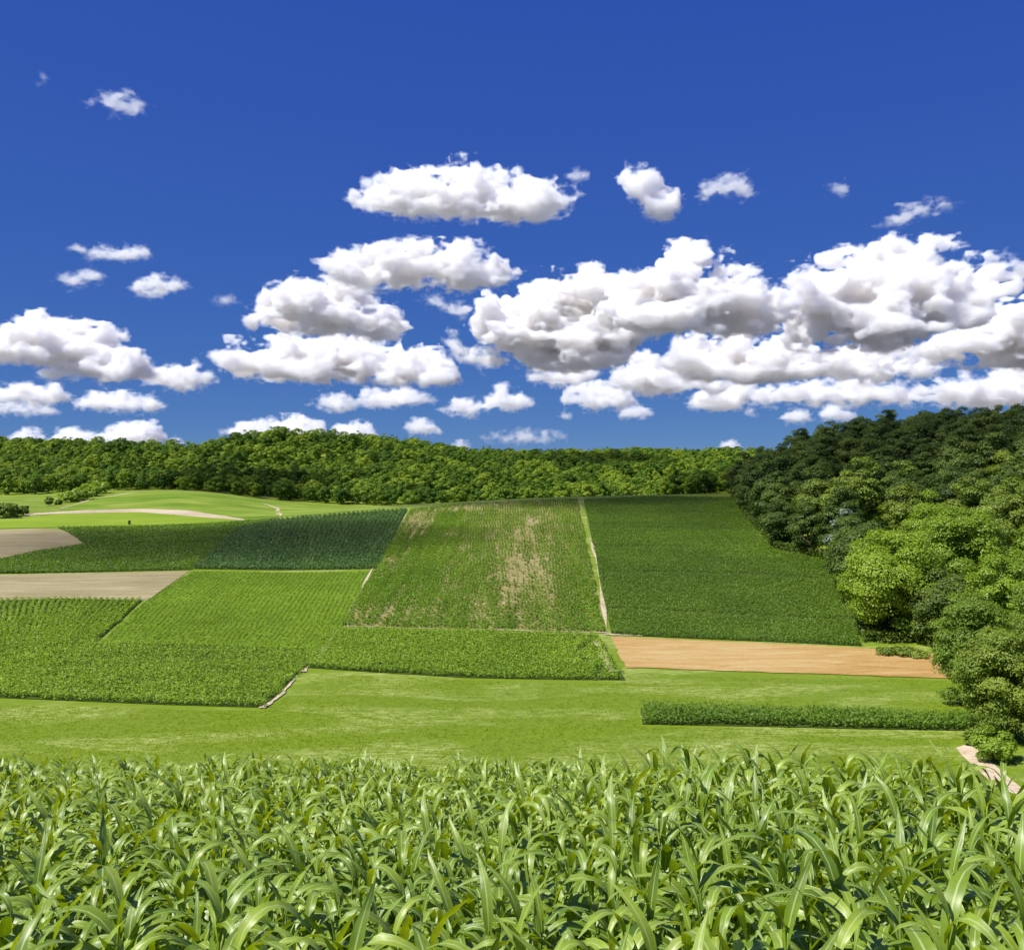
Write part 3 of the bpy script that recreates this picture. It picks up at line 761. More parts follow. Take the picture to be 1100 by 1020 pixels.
# ================================================================ trees
def bark_mat():
    m, nt, out = new_mat('bark')
    geo = nt.nodes.new('ShaderNodeNewGeometry')
    mp = nd(nt, 'ShaderNodeMapping', {'Vector': geo.outputs['Position'], 'Scale': (3, 3, 0.6)})
    nz = nd(nt, 'ShaderNodeTexNoise', {'Vector': mp.outputs[0], 'Scale': 2.0, 'Detail': 4.0})
    col = ramp(nt, nz.outputs[0], [(0.3, (0.05, 0.04, 0.03)), (0.7, (0.13, 0.105, 0.08))])
    b = nd(nt, 'ShaderNodeBsdfPrincipled', {'Base Color': col, 'Roughness': 0.9})
    nt.links.new(b.outputs[0], out.inputs['Surface'])
    return m
M_BARK = bark_mat()
T_BRIGHT = leaf_mat('bright_leaf', (0.147, 0.241, 0.019), (0.233, 0.354, 0.026), (0.361, 0.483, 0.046), 0.38, 0.45, 0.35, 0.3)
T_YELLOW = leaf_mat('yellow_green_leaf', (0.110, 0.184, 0.018), (0.166, 0.263, 0.028), (0.248, 0.357, 0.055), 0.42, 0.5, 0.3, 0.2)
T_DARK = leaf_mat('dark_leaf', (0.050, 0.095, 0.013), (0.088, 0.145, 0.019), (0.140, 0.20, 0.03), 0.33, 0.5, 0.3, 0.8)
T_OLIVE = leaf_mat('olive_leaf', (0.106, 0.157, 0.018), (0.171, 0.247, 0.026), (0.287, 0.369, 0.050), 0.3, 0.5, 0.3, 0.4)
T_SILVER = leaf_mat('silvery_leaf', (0.09, 0.135, 0.075), (0.14, 0.19, 0.115), (0.20, 0.26, 0.17), 0.25, 0.5, 0.3, 0.2)
T_FAR = leaf_mat('woodland_leaf', (0.063, 0.141, 0.013), (0.137, 0.241, 0.019), (0.273, 0.370, 0.032), 0.3, 0.6, 0.2, 1.15)

def make_tree(seed, H, Wd, nl, leaf, asp=0.55, crown_lo=0.18, nlump=46, loose=0.0, skirt=0.0):
    """(trunk verts, quads), (crown verts, quads, tint): a trunk with limbs and a crown of leaf sprays hung on lumps"""
    rg = np.random.default_rng(seed)
    tv, tq, base = [], [], 0
    def add(pth, rad, n):
        nonlocal base
        v, q = tube(pth, rad, n); tv.append(v); tq.append(q + base); base += len(v)
    zt = np.linspace(-0.4, H * 0.72, 7)
    bx, by = rg.normal(0, 0.012 * H, 2)
    pth = np.stack([bx * (zt / H) ** 2 * 4, by * (zt / H) ** 2 * 4, zt], 1)
    r0 = 0.022 * H
    add(pth, np.interp(zt, [-0.4, 0.8, H * 0.72], [r0 * 1.5, r0, r0 * 0.3]), 8)
    # lumps: bough ends over the crown's surface, fewer inside
    cz, rz, rx = H * (crown_lo + (1 - crown_lo) * 0.5), H * (1 - crown_lo) * 0.5, Wd * 0.5
    lum = []
    for k in range(nlump):
        zz_ = 1 - 2 * (k + 0.5) / nlump; ph = k * 2.39996 + rg.normal(0, 0.3)
        rr = (0.62 + 0.26 * rg.random()) if rg.random() < 0.85 else 0.3 * rg.random()
        egg = 1 - 0.22 * zz_ if zz_ > 0 else 1.0 - 0.10 * (-zz_)
        s_ = math.sqrt(max(0, 1 - zz_ * zz_)) * egg
        if zz_ < -0.55: s_ = max(s_, 0.55 + skirt)
        p = np.array([rx * rr * s_ * math.cos(ph), rx * rr * s_ * math.sin(ph), cz + rz * rr * zz_ * (1.0 + 0.15 * rg.normal())])
        r = (0.20 + 0.11 * rg.random()) * rx * (1.1 - 0.15 * abs(zz_))
        lum.append((p, r))
    for p, r in lum[::max(1, nlump // 14)]:
        z0 = max(0.25 * p[2], min(0.62 * H, p[2] - 0.6 * math.hypot(p[0], p[1]) - 0.05 * H))
        a = np.array([np.interp(z0, zt, pth[:, 0]), np.interp(z0, zt, pth[:, 1]), z0])
        q = a + (p - a) * 0.5; q[2] += 0.03 * H
        add([a, q, p], [r0 * 0.42, r0 * 0.26, r0 * 0.08], 6)
    tv = np.concatenate(tv); tq = np.concatenate(tq)
    wts = np.array([r ** 2 for _, r in lum]); wts /= wts.sum()
    C, N, S_, TT = [], [], [], []
    for (p, r), w_ in zip(lum, wts):
        k = int(nl * w_) + 3
        d = rg.normal(size=(k, 3)); d /= np.linalg.norm(d, axis=1)[:, None]
        d[:, 2] = np.where(rg.random(k) < 0.62, np.abs(d[:, 2]), d[:, 2])
        rad = r * (0.55 + 0.5 * rg.random(k) ** 0.6) * (1 + loose * rg.normal(0, 0.3, k))
        sh = np.array([1.15, 1.15, 0.78])
        c = p + d * rad[:, None] * sh
        o = p - np.array([0, 0, cz]); o = o / (np.linalg.norm(o) + 1e-6)
        n_ = d * 0.8 + o * 0.4 + np.array([0, 0, 0.40]) + rg.normal(size=(k, 3)) * 0.36
        n_ /= np.linalg.norm(n_, axis=1)[:, None]
        C.append(c); N.append(n_); S_.append(leaf * rg.uniform(0.6, 1.35, k)); TT.append(np.clip(0.5 + rg.normal(0, 0.13) + rg.normal(0, 0.14, k), 0, 1))
    c = np.concatenate(C); c[:, 2] = np.maximum(c[:, 2], 0.15)
    v, q = leaf_quads(c, np.concatenate(N), np.concatenate(S_), asp, rg, bend=0.25)
    return (tv, tq), (v, q, np.repeat(np.concatenate(TT), 4))

def tree_mesh(t, mat):
    (tv, tq), (v, q, tint) = t
    return mesh_np('trunk', tv, tq, M_BARK, smooth=True), mesh_np('crown', v, q, mat, attr={'tint': tint})

def plant_tree(meshes, x, y, rz, s, name, label, group=None, cat='tree', sink=0.0):
    t = empty(name, (x, y, float(Z(x, y)) - sink), rz, 1.0, label=label, cat=cat, group=group)
    t.scale = s if isinstance(s, tuple) else (s, s, s)
    link('trunk', meshes[0], t); link('crown', meshes[1], t)
    return t

rg = np.random.default_rng(5)
# --- the near sunlit trees on the right: (column, depth, height, crown width, leaf count, leaf size, material, label)
NEAR = [
 (958, 200, 22.5, 21.0, 49500, 0.24, T_BRIGHT, 0.02, 'broad bright green tree standing at the end of the tan strip'),
 (1032, 214, 24.5, 19.0, 40500, 0.25, T_BRIGHT, 0.05, 'tall bright green tree behind the broad one at the wood edge'),
 (1092, 236, 24.0, 17.0, 29250, 0.27, T_OLIVE, 0.08, 'tall olive green tree at the right edge above the bright trees'),
 (1000, 244, 22.0, 16.0, 27000, 0.27, T_BRIGHT, 0.08, 'bright tree top between the dark wood and the tall bright tree'),
 (940, 236, 15.0, 13.0, 18000, 0.27, T_YELLOW, 0.05, 'yellowish green tree tucked behind the broad bright one'),
 (1050, 262, 22.0, 17.0, 22500, 0.30, T_OLIVE, 0.08, 'olive tree top above the tall bright tree'),
 (1043, 145, 17.0, 11.5, 31500, 0.18, T_YELLOW, 0.03, 'light yellow green tree leaning over the end of the tan strip'),
 (1086, 127, 15.5, 12.5, 45000, 0.16, T_OLIVE, 0.02, 'dark round headed tree above the gravel track'),
 (1130, 146, 20.0, 13.0, 31500, 0.18, T_YELLOW, 0.05, 'tall yellowish tree at the right edge behind the round headed one'),
 (1076, 168, 20.0, 13.0, 29250, 0.20, T_BRIGHT, 0.05, 'bright green tree between the light yellow one and the olive edge tree'),
 (1125, 190, 23.0, 15.0, 22500, 0.24, T_BRIGHT, 0.05, 'bright green tree half out of the picture at the right edge'),
 (922, 238, 11.0, 10.0, 13500, 0.26, T_OLIVE, 0.02, 'small dull brownish tree at the inner corner of the dark crop'),
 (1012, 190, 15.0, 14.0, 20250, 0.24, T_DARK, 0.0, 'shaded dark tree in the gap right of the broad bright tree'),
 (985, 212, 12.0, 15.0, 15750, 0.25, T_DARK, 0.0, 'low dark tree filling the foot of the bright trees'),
]
for k, (px, d, H, Wd, nl, lf, mt, lo, lab) in enumerate(NEAR):
    x = (px - CX) / F * d
    plant_tree(tree_mesh(make_tree(300 + k, H, Wd, nl, lf, 0.6, lo, 60, 0.3, 0.15), mt), x, d, rg.uniform(0, 6.28), 1.0, 'broadleaf_tree', lab, 'sunlit trees at the wood edge')

# --- shrubs
def shrub(px, v, H, Wd, nl, lf, mt, seed, label, group=None, dmin=100):
    x, y = ground_at([px], [v], dmin)[0]
    (tv, tq), (cv, cq, tint) = make_tree(seed, H, Wd, nl, lf, 0.6, 0.02, 22, 0.3, 0.3)
    t = empty('shrub', (x, y, float(Z(x, y))), rg.uniform(0, 6.28), label=label, cat='shrub', group=group)
    link('stem', mesh_np('stem', tv, tq, M_BARK, smooth=True), t); link('foliage', mesh_np('foliage', cv, cq, mt, attr={'tint': tint}), t)
shrub(1067, 816, 3.8, 5.6, 5000, 0.17, T_BRIGHT, 401, 'round low bush beside the gravel track')
shrub(1052, 800, 2.2, 4.0, 1500, 0.2, T_OLIVE, 409, 'scruffy brush behind the round bush by the track')
shrub(1015, 712, 4.0, 4.0, 1600, 0.26, T_YELLOW, 402, 'yellow green brush at the right end of the tan strip')
for k, (px, v, H, Wd) in enumerate([(955, 703, 1.3, 5.0), (972, 704, 1.5, 5.5), (988, 706, 1.1, 4.5)]):
    shrub(px, v, H, Wd, 900, 0.2, T_OLIVE, 410 + k, ['left one of three weed clumps on the tan strip', 'middle one of three weed clumps on the tan strip', 'right one of three weed clumps on the tan strip'][k], 'weed clumps on the tan strip')
for k, (px, v, H, Wd, lab) in enumerate([
    (4, 556, 6.5, 12, 'dark bush at the left edge below the far hill, outermost of three'), (15, 554, 6.0, 11, 'dark bush at the left edge below the far hill, middle of three'), (25, 552, 4.2, 6, 'small dark bush nearest the pale strip on the far hill'),
    (53, 543, 5.0, 5, 'lone dark round bush on the grass of the far hill'), (63, 542, 3.0, 4, 'little bush beside the lone round one on the far hill'),
    (76, 539, 6, 13, 'lowest shrub of the hedge climbing the far hill'), (86, 537, 7, 14, 'second shrub up the hedge on the far hill'), (96, 533, 7.5, 14, 'third shrub up the hedge on the far hill'), (107, 530, 8, 14, 'top shrub of the hedge climbing the far hill')]):
    shrub(px, v, H, Wd, 1400, 0.62, T_OLIVE if k < 5 else T_BRIGHT, 430 + k, lab, 'shrubs on the far hill')
# a small dark raised hide in the field
hx, hy = ground_at([139], [563.5], 380)[0]
hb = empty('hunting_hide', (hx, hy, float(Z(hx, hy))), 0.3, 0.6, label='tiny dark hut standing alone at the edge of the sunlit far field', cat='hut')
def box(x0, x1, y0, y1, z0, z1):
    v = np.array([(x, y, z) for x in (x0, x1) for y in (y0, y1) for z in (z0, z1)], float)
    return v, np.array([[0, 1, 3, 2], [4, 6, 7, 5], [0, 4, 5, 1], [2, 3, 7, 6], [0, 2, 6, 4], [1, 5, 7, 3]])
v, q = box(-0.8, 0.8, -0.8, 0.8, 0.5, 2.6); link('cabin', mesh_np('cabin', v, q, M_BARK), hb)
v = np.array([(-1, -1, 2.61), (1, -1, 2.61), (1, 1, 2.61), (-1, 1, 2.61), (-1, 0, 3.2), (1, 0, 3.2)], float)
link('roof', mesh_np('roof', v, np.array([[0, 1, 5, 4], [2, 3, 4, 5], [0, 3, 2, 1]]), M_BARK), hb)
for sx in (-0.7, 0.7):
    for sy in (-0.7, 0.7):
        v, q = box(sx - .08, sx + .08, sy - .08, sy + .08, -0.3, 0.5); link('leg', mesh_np('leg', v, q, M_BARK), hb)

# --- the shaded wood on the right
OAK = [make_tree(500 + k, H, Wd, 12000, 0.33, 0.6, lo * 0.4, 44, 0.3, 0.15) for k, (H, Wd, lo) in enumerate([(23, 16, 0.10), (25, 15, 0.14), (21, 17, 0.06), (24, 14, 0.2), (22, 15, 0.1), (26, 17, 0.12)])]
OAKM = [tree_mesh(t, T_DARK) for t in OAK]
OAKO = [(a, mesh_np('crown', t[1][0], t[1][1], T_OLIVE, attr={'tint': t[1][2]})) for (a, _), t in zip(OAKM[:3], OAK[:3])]
_CR = np.concatenate([C_.R[::-1], np.array([[115.0, 500.0], [128.0, 560.0], [140.0, 640.0]])])      # right border of the dark crop, near to far
def wood_edge(d):
    return np.interp(d, _CR[:, 1], _CR[:, 0])
front, P = [], []
for d in np.arange(232, 500, 7.0):                   # a close row along the field edge
    x = float(wood_edge(d)) + 4.0
    if not P or min(math.hypot(x - a, d - b) for a, b in P) > 9.5: P.append((x, d)); front.append(len(P) - 1)
tries = 0
while tries < 5000:
    tries += 1
    d = rg.uniform(215, 600); px = rg.uniform(785, 1190)
    x = (px - CX) / F * d
    if x < wood_edge(d) + 11: continue
    if d < 292 and px > 915: continue
    if any(math.hypot(x - (n[0] - CX) / F * n[1], d - n[1]) < 9 for n in NEAR): continue
    sp_ = 10.5 if d < 480 else 13
    if min(math.hypot(x - a, d - b) for a, b in P) < sp_: continue
    P.append((x, d))
print('WOOD', len(P), 'front', len(front))
sx_, sy_ = (905 - CX) / F * 300, 300
kk = min(range(len(P)), key=lambda k: math.hypot(P[k][0] - sx_, P[k][1] - sy_))
crest = sorted([k for k in range(len(P)) if 800 < CX + F * P[k][0] / P[k][1] < 1100], key=lambda k: (HY - (Z(P[k][0], P[k][1]) + 24) / P[k][1] * F))
order = ['first', 'second', 'third', 'fourth', 'fifth', 'sixth', 'seventh', 'eighth', 'ninth', 'tenth', 'eleventh', 'twelfth', 'thirteenth', 'fourteenth', 'fifteenth', 'sixteenth']
front.sort(key=lambda k: -P[k][1])
for k, (x, d) in enumerate(P):
    lab = 'dark green broadleaf tree inside the shaded wood right of the fields'
    grp = 'trees of the shaded wood'
    s = rg.uniform(0.74, 1.12)
    ms = OAKM[int(rg.integers(0, 6))]
    if k in front:
        n_ = front.index(k)
        lab = f'{order[n_] if n_ < 16 else "last"} tree from the far end along the edge of the shaded wood and dark crop'
        s *= 0.95
    elif d < 330 and rg.random() < 0.45: ms = OAKO[int(rg.integers(0, 3))]; lab = 'olive green broadleaf tree inside the shaded wood right of the fields'
    if d > 430: s *= 0.95
    plant_tree(ms, x, d, rg.uniform(0, 6.28), (s * rg.uniform(0.9, 1.1), s * rg.uniform(0.9, 1.1), s), 'broadleaf_tree', lab, grp, sink=0.3)
sil = make_tree(560, 17, 8, 2600, 0.5, 0.5, 0.1, 26, 0.5)
x = (905 - CX) / F * 268
plant_tree(tree_mesh(sil, T_SILVER), x, 268, 0.4, 1.15, 'broadleaf_tree', 'slim pale silvery tree against the dark wood', 'trees of the shaded wood')

# --- wooded hills at the back
FAR = [make_tree(600 + k, H, Wd, 2000, 0.50, 0.65, 0.02, 22, 0.2) for k, (H, Wd) in enumerate([(14, 13), (15, 12), (11, 14), (16, 15), (13, 11), (18, 14)])]
FARM = [tree_mesh(t, T_FAR) for t in FAR]
FP = []
cells = {}
def far_ok(x, y, r):
    i, j = int(x // 12), int(y // 12)
    for a in (-1, 0, 1):
        for b in (-1, 0, 1):
            for (u, v_) in cells.get((i + a, j + b), ()):
                if math.hypot(x - u, y - v_) < r: return False
    return True
tries = 0
while tries < 60000:
    tries += 1
    d = 505 + 855 * rg.random(); px = rg.uniform(-160, 905)
    near = np.interp(px, [-160, 0, 40, 100, 150, 230, 300, 372, 440, 800, 905], [655, 655, 655, 672, 680, 676, 672, 668, 655, 640, 640]) if px < 690 else np.interp(px, [690, 715, 740, 780], [640, 560, 518, 506])
    if d < near: continue
    far = np.interp(px, [-160, 0, 200, 330, 420, 520, 600, 800, 905], [1080, 1080, 1070, 1090, 1090, 1170, 1330, 1330, 1330])
    if d > far: continue
    x = (px - CX) / F * d
    if not far_ok(x, d, 8.6): continue
    FP.append((x, d)); cells.setdefault((int(x // 12), int(d // 12)), []).append((x, d))
FP.sort(key=lambda q: q[1])
vv = [HY - (float(Z(x, d)) + 14) / d * F for x, d in FP]
NB = 110
singles = [k for k, (x, d) in enumerate(FP) if -10 < CX + F * x / d < 800][:NB]
sset = set(singles)
proto = {}
pos, rot, siz, pik = [], [], [], []
for k, (x, d) in enumerate(FP):
    s = rg.uniform(0.62, 1.12); rz_ = rg.uniform(0, 6.28); vi_ = int(rg.integers(0, 6))
    if k in sset:
        t = plant_tree(FARM[vi_], x, d, rz_, s, 'woodland_tree', 'green woodland tree in the front row of the wooded hills beyond the fields', 'front trees of the wooded hills', sink=0.5)
        proto.setdefault(vi_, [c for c in t.children if c.name.startswith('crown')][0] if t.children else None)
        continue
    pos.append((x, d, float(Z(x, d)) - 0.5)); rot.append(rz_); siz.append(s); pik.append(vi_)
# the unbroken wood behind them: one object whose trees are set out by geometry nodes
me = bpy.data.meshes.new('forest')
me.from_pydata(pos, [], [])
for nm, arr, ty in (('turn', rot, 'FLOAT'), ('size', siz, 'FLOAT'), ('pick', pik, 'INT')):
    a_ = me.attributes.new(nm, ty, 'POINT'); a_.data.foreach_set('value', np.array(arr, dtype=np.float32 if ty == 'FLOAT' else np.int32))
me.materials.append(T_FAR)
fo = link('forest', me, kind='stuff', label='unbroken green forest covering the far hills', cat='forest')
ng = bpy.data.node_groups.new('forest_trees', 'GeometryNodeTree')
ng.interface.new_socket('Geometry', in_out='INPUT', socket_type='NodeSocketGeometry')
ng.interface.new_socket('Geometry', in_out='OUTPUT', socket_type='NodeSocketGeometry')
gi = ng.nodes.new('NodeGroupInput'); go = ng.nodes.new('NodeGroupOutput')
iop = ng.nodes.new('GeometryNodeInstanceOnPoints'); jn = ng.nodes.new('GeometryNodeJoinGeometry')
for k in sorted(proto):
    oi = ng.nodes.new('GeometryNodeObjectInfo'); oi.transform_space = 'ORIGINAL'
    oi.inputs['Object'].default_value = proto[k]; oi.inputs['As Instance'].default_value = True
    ng.links.new(oi.outputs['Geometry'], jn.inputs[0])
def named(nm, ty):
    n = ng.nodes.new('GeometryNodeInputNamedAttribute'); n.data_type = ty; n.inputs['Name'].default_value = nm
    return n.outputs['Attribute']
cx_ = ng.nodes.new('ShaderNodeCombineXYZ'); ng.links.new(named('turn', 'FLOAT'), cx_.inputs[2])
cs_ = ng.nodes.new('ShaderNodeCombineXYZ')
sz_ = named('size', 'FLOAT')
for i in range(3): ng.links.new(sz_, cs_.inputs[i])
ng.links.new(gi.outputs[0], iop.inputs['Points']); ng.links.new(jn.outputs[0], iop.inputs['Instance'])
iop.inputs['Pick Instance'].default_value = True
ng.links.new(named('pick', 'INT'), iop.inputs['Instance Index'])
ng.links.new(cx_.outputs[0], iop.inputs['Rotation']); ng.links.new(cs_.outputs[0], iop.inputs['Scale'])
ng.links.new(iop.outputs[0], go.inputs[0])
md = fo.modifiers.new('trees', 'NODES'); md.node_group = ng

# --- undergrowth closing the foot of the wood along the crop
n = 5200
ud = rg.uniform(200, 520, n); ux = wood_edge(ud) + 0.6 + 9 * rg.random(n) ** 1.5
P2 = np.stack([ux, ud], 1)
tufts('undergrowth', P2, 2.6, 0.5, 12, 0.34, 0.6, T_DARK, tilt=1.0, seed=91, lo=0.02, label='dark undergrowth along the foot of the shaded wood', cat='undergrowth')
n = 3600  # dark tufts added to stand in for the shade under the bright trees
ux = rg.uniform(0, 1, n); ud = 178 + 45 * rg.random(n); ux = ((905 + 190 * ux) - CX) / F * ud
ok = (ux > (np.interp(ud, [178, 190, 194, 223], [1025, 990, 928, 918]) - CX) / F * ud)
tufts('undergrowth', np.stack([ux, ud], 1)[ok], 2.2, 0.5, 12, 0.3, 0.6, T_DARK, tilt=1.0, seed=92, lo=0.02, label='added dark undergrowth standing in for the shade beneath the bright trees at the end of the tan strip', cat='undergrowth')
# ================================================================ clouds
def surface_nets(f, origin, cell):
    """iso-surface f=0 (inside > 0) of a 3-D grid as a closed quad mesh"""
    f = f.copy()
    lo = min(float(f.min()), -1.0)
    for ax in range(3):
        sl = [slice(None)] * 3
        for e in (0, -1):
            sl[ax] = e; f[tuple(sl)] = lo
    ins = f > 0
    nx, ny, nz = f.shape
    def corner(dx, dy, dz, a): return a[dx:nx - 1 + dx, dy:ny - 1 + dy, dz:nz - 1 + dz]
    cnt = sum(corner(dx, dy, dz, ins).astype(np.int8) for dx in (0, 1) for dy in (0, 1) for dz in (0, 1))
    act = (cnt > 0) & (cnt < 8)
    idx = np.full(act.shape, -1, dtype=np.int64)
    n = int(act.sum()); idx[act] = np.arange(n)
    ii, jj, kk = np.nonzero(act)
    acc = np.zeros((n, 3)); num = np.zeros(n)
    cs = [(a, b, c) for a in (0, 1) for b in (0, 1) for c in (0, 1)]
    for p in cs:
        for ax in range(3):
            if p[ax]: continue
            q = list(p); q[ax] = 1
            fa = f[ii + p[0], jj + p[1], kk + p[2]]; fb = f[ii + q[0], jj + q[1], kk + q[2]]
            cr = (fa > 0) != (fb > 0)
            t = np.where(cr, fa / np.where(cr, fa - fb, 1), 0)
            pos = np.array(p, float)[None, :].repeat(n, 0); pos[:, ax] += t
            acc[cr] += pos[cr]; num += cr
    v = (np.stack([ii, jj, kk], 1) + acc / np.maximum(num, 1)[:, None]) * cell + origin
    quads = []
    for ax in range(3):
        b, c = [a for a in range(3) if a != ax]
        sa = [slice(0, None)] * 3; sb = [slice(0, None)] * 3
        sa[ax] = slice(0, -1); sb[ax] = slice(1, None)
        A = ins[tuple(sa)]; B = ins[tuple(sb)]
        e = np.stack(np.nonzero(A != B), 1)
        ok = (e[:, b] > 0) & (e[:, c] > 0) & (e[:, b] < f.shape[b] - 1) & (e[:, c] < f.shape[c] - 1)
        e = e[ok]
        def cellid(db, dc):
            q = e.copy(); q[:, b] += db; q[:, c] += dc
            return idx[q[:, 0], q[:, 1], q[:, 2]]
        q = np.stack([cellid(-1, -1), cellid(0, -1), cellid(0, 0), cellid(-1, 0)], 1)
        flip = A[e[:, 0], e[:, 1], e[:, 2]]
        if ax == 1: flip = ~flip
        q[~flip] = q[~flip][:, ::-1]
        quads.append(q)
    return v, np.concatenate(quads)

CLOUD_MATS = {}
def cloud_mat(density):
    """white vapour of one even density"""
    key = round(math.log(density) * 4)
    if key in CLOUD_MATS: return CLOUD_MATS[key]
    mt, nt, out = new_mat('cloud_vapour')
    v = nd(nt, 'ShaderNodeVolumeScatter', {'Color': (0.865, 0.922, 0.992, 1), 'Density': math.exp(key / 4), 'Anisotropy': 0.2})
    nt.links.new(v.outputs[0], out.inputs['Volume'])
    CLOUD_MATS[key] = mt
    return mt

CLOUD_BASE = 950.0
CLOUD_CELL = 1.25
SOFT = 1.45
TEAR = 1.15
def shape_cloud(label, top, bot, wispy=0.0, soft=3.5, seed=0, fluff=1.0, group=None):
    top = np.array(top, float); bot = np.array(bot, float)
    x0, x1 = top[0, 0], top[-1, 0]
    by = float(np.percentile(bot[:, 1], 80))
    d = CLOUD_BASE / (max(500 - by, 24) / F)
    m = d / F; soft = soft * SOFT * (1.5 if wispy >= 0.5 else 1)                                   # metres per pixel out there
    W = x1 - x0
    th = float(np.max(np.interp(np.linspace(x0, x1, 60), bot[:, 0], bot[:, 1]) - np.interp(np.linspace(x0, x1, 60), top[:, 0], top[:, 1])))
    D = min(0.5 * W, 0.9 * th + 6)                              # half depth along the line of sight
    cell = CLOUD_CELL
    pad = 9 + 0.16 * th
    y0, y1 = top[:, 1].min() - pad, bot[:, 1].max() + pad
    gx = np.arange(x0 - pad, x1 + pad, cell); gz = np.arange(y0, y1, cell); gw = np.arange(-D - pad, D + pad, cell * 1.35)
    X = gx[:, None, None]; Wd = gw[None, :, None]; Y = gz[None, None, :]
    tp = np.interp(gx, top[:, 0], top[:, 1]); bt = np.interp(gx, bot[:, 0], bot[:, 1])
    end = np.clip(np.minimum(gx - x0, x1 - gx) / (0.12 * W + 2), 0, 1)
    mid = 0.85 * bt + 0.15 * tp
    k = np.sqrt(np.clip(1 - (gw / D) ** 2, 0, 1))[None, :]
    kk = (end ** 0.6)[:, None] * k
    # the crown of the cloud swells and sinks along its depth too
    sw = 0.72 + 0.5 * (vnoise(gx[:, None] / (0.5 * th + 8), gw[None, :] / (0.4 * th + 8), 0.5, seed + 70) - 0.2)
    sw = np.where(np.abs(gw)[None, :] < 0.18 * D, 1.0, np.minimum(sw, 1.0))
    T = mid[:, None] + (tp - mid)[:, None] * kk * sw
    B = mid[:, None] + (bt - mid)[:, None] * kk ** 0.35 - gw[None, :] * (500 - by) / F * 0.85      # the base sags on the near side
    half = np.maximum(0.5 * (B - T), 0.01)[:, :, None]; c = (0.5 * (B + T))[:, :, None]
    f = half * 0.8 - np.abs(Y - c - half * 0.12) - 1.0            # core
    rg = np.random.default_rng(seed + 100)                        # lumps heaped over it
    nb = int(min(20 + 3.2 * W * D / (0.025 * th * th + 34), 700))
    for q_ in range(nb):
        bx = rg.uniform(x0 + 2, x1 - 2); bw = rg.uniform(-0.97, 0.7) * D
        i = int(np.clip((bx - gx[0]) / cell, 0, len(gx) - 1)); j = int(np.clip((bw - gw[0]) / (cell * 1.35), 0, len(gw) - 1))
        h = B[i, j] - T[i, j]
        if h < 2.5: continue
        r = min((0.07 + 0.26 * rg.random() ** 2.2) * h + 1.2, 0.24 * th + 1.5)
        yy = T[i, j] + r * rg.uniform(0.6, 1.1) + (h - 1.6 * r) * rg.random() ** 1.6 * (0.9 if rg.random() < 0.5 else 0.25)
        lo = np.maximum(np.array([int((bx - r * 1.2 - gx[0]) / cell), int((bw - r * 1.2 - gw[0]) / (cell * 1.35)), int((yy - r * 1.2 - gz[0]) / cell)]), 0)
        hi = np.array([int((bx + r * 1.2 - gx[0]) / cell) + 2, int((bw + r * 1.2 - gw[0]) / (cell * 1.35)) + 2, int((yy + r * 1.2 - gz[0]) / cell) + 2])
        sl = tuple(slice(a, b) for a, b in zip(lo, hi))
        dist = np.sqrt((X[sl[0]] - bx) ** 2 + (Wd[:, sl[1]] - bw) ** 2 + (1.15 * (Y[:, :, sl[2]] - yy)) ** 2)
        f[sl] = np.maximum(f[sl], r - dist)
    n1 = fbm(X / (0.36 * th + 8), Wd / (0.36 * th + 8), Y / (0.30 * th + 7) + seed * 3.7, 2, seed, gain=0.5, billow=True) - 0.60
    n2 = fbm(X / 10.0, Wd / 12.0, Y / 8.0 + seed * 1.3, 4, seed + 9, gain=0.66, billow=True) - 0.60
    up = np.clip((c - Y) / np.maximum(half, 1) * 0.5 + 0.9, 0.7, 1.1)      # bases flatter than tops
    loc = np.clip(half / (0.2 * th + 1), 0.0, 1.0) ** 0.7                     # less relief where the cloud thins out
    f = f + (n1 * (0.22 * th + 2.0) + n2 * (9.5 + 0.07 * th)) * 1.25 * fluff * up * (0.3 + 0.7 * loc) - 2.0 * (1 - loc)
    n5 = fbm(X / (0.22 * th + 9), Wd / (0.3 * th + 10), Y / (0.14 * th + 6) + seed * 5.3, 3, seed + 31, gain=0.6) - 0.52
    f = f + np.minimum(n5, 0.03) * (1.0 * th + 7) * TEAR
    if th > 28:
        n6 = fbm(X / 34.0, Wd / 60.0, Y / 17.0 + seed * 9.1, 2, seed + 44, gain=0.5) - 0.47
        f = f + np.minimum(n6, 0.02) * 0.85 * th
    if wispy > 0:
        n3 = fbm((X + 0.5 * Y) / 16.0, Wd / 12.0, Y / 7.0 + seed, 4, seed + 50, gain=0.62)
        f = f - wispy * (n3 - 0.35) * (1.0 * th + 10)
    pen = np.maximum(np.maximum(x0 + 0.03 * W - X, X - x1 + 0.03 * W), 0) * 0.7 + np.maximum(np.abs(Wd) - D, 0) * 0.7
    f = f - pen
    # veil, body and core: three shells of one cloud, each denser than the one around it
    n4 = fbm((X + 0.4 * Y) / 7.0, Wd / 8.0, (Y - 0.2 * X) / 4.5 + seed * 2.1, 3, seed + 90, gain=0.65)
    V, Q, MI, dens, base = [], [], [], [], 0
    org = np.array([gx[0], gw[0], gz[0]]); cs = np.array([cell, cell * 1.35, cell])
    for lvl, tat, den in ((3.6, 17.0, 0.12), (1.0, 10.0, 0.30), (-2.0, 7.0, 0.95)):
        v, q = surface_nets((f + lvl + (n4 - 0.52) * tat).astype(np.float32), org, cs)
        if len(q) < 12: continue
        V.append(v); Q.append(q + base); MI.append(np.full(len(q), len(dens), dtype=np.int32)); base += len(v)
        dens.append(den / (soft * m))
    if not V: return None
    return label, group, wispy, V, Q, MI, dens, m, d

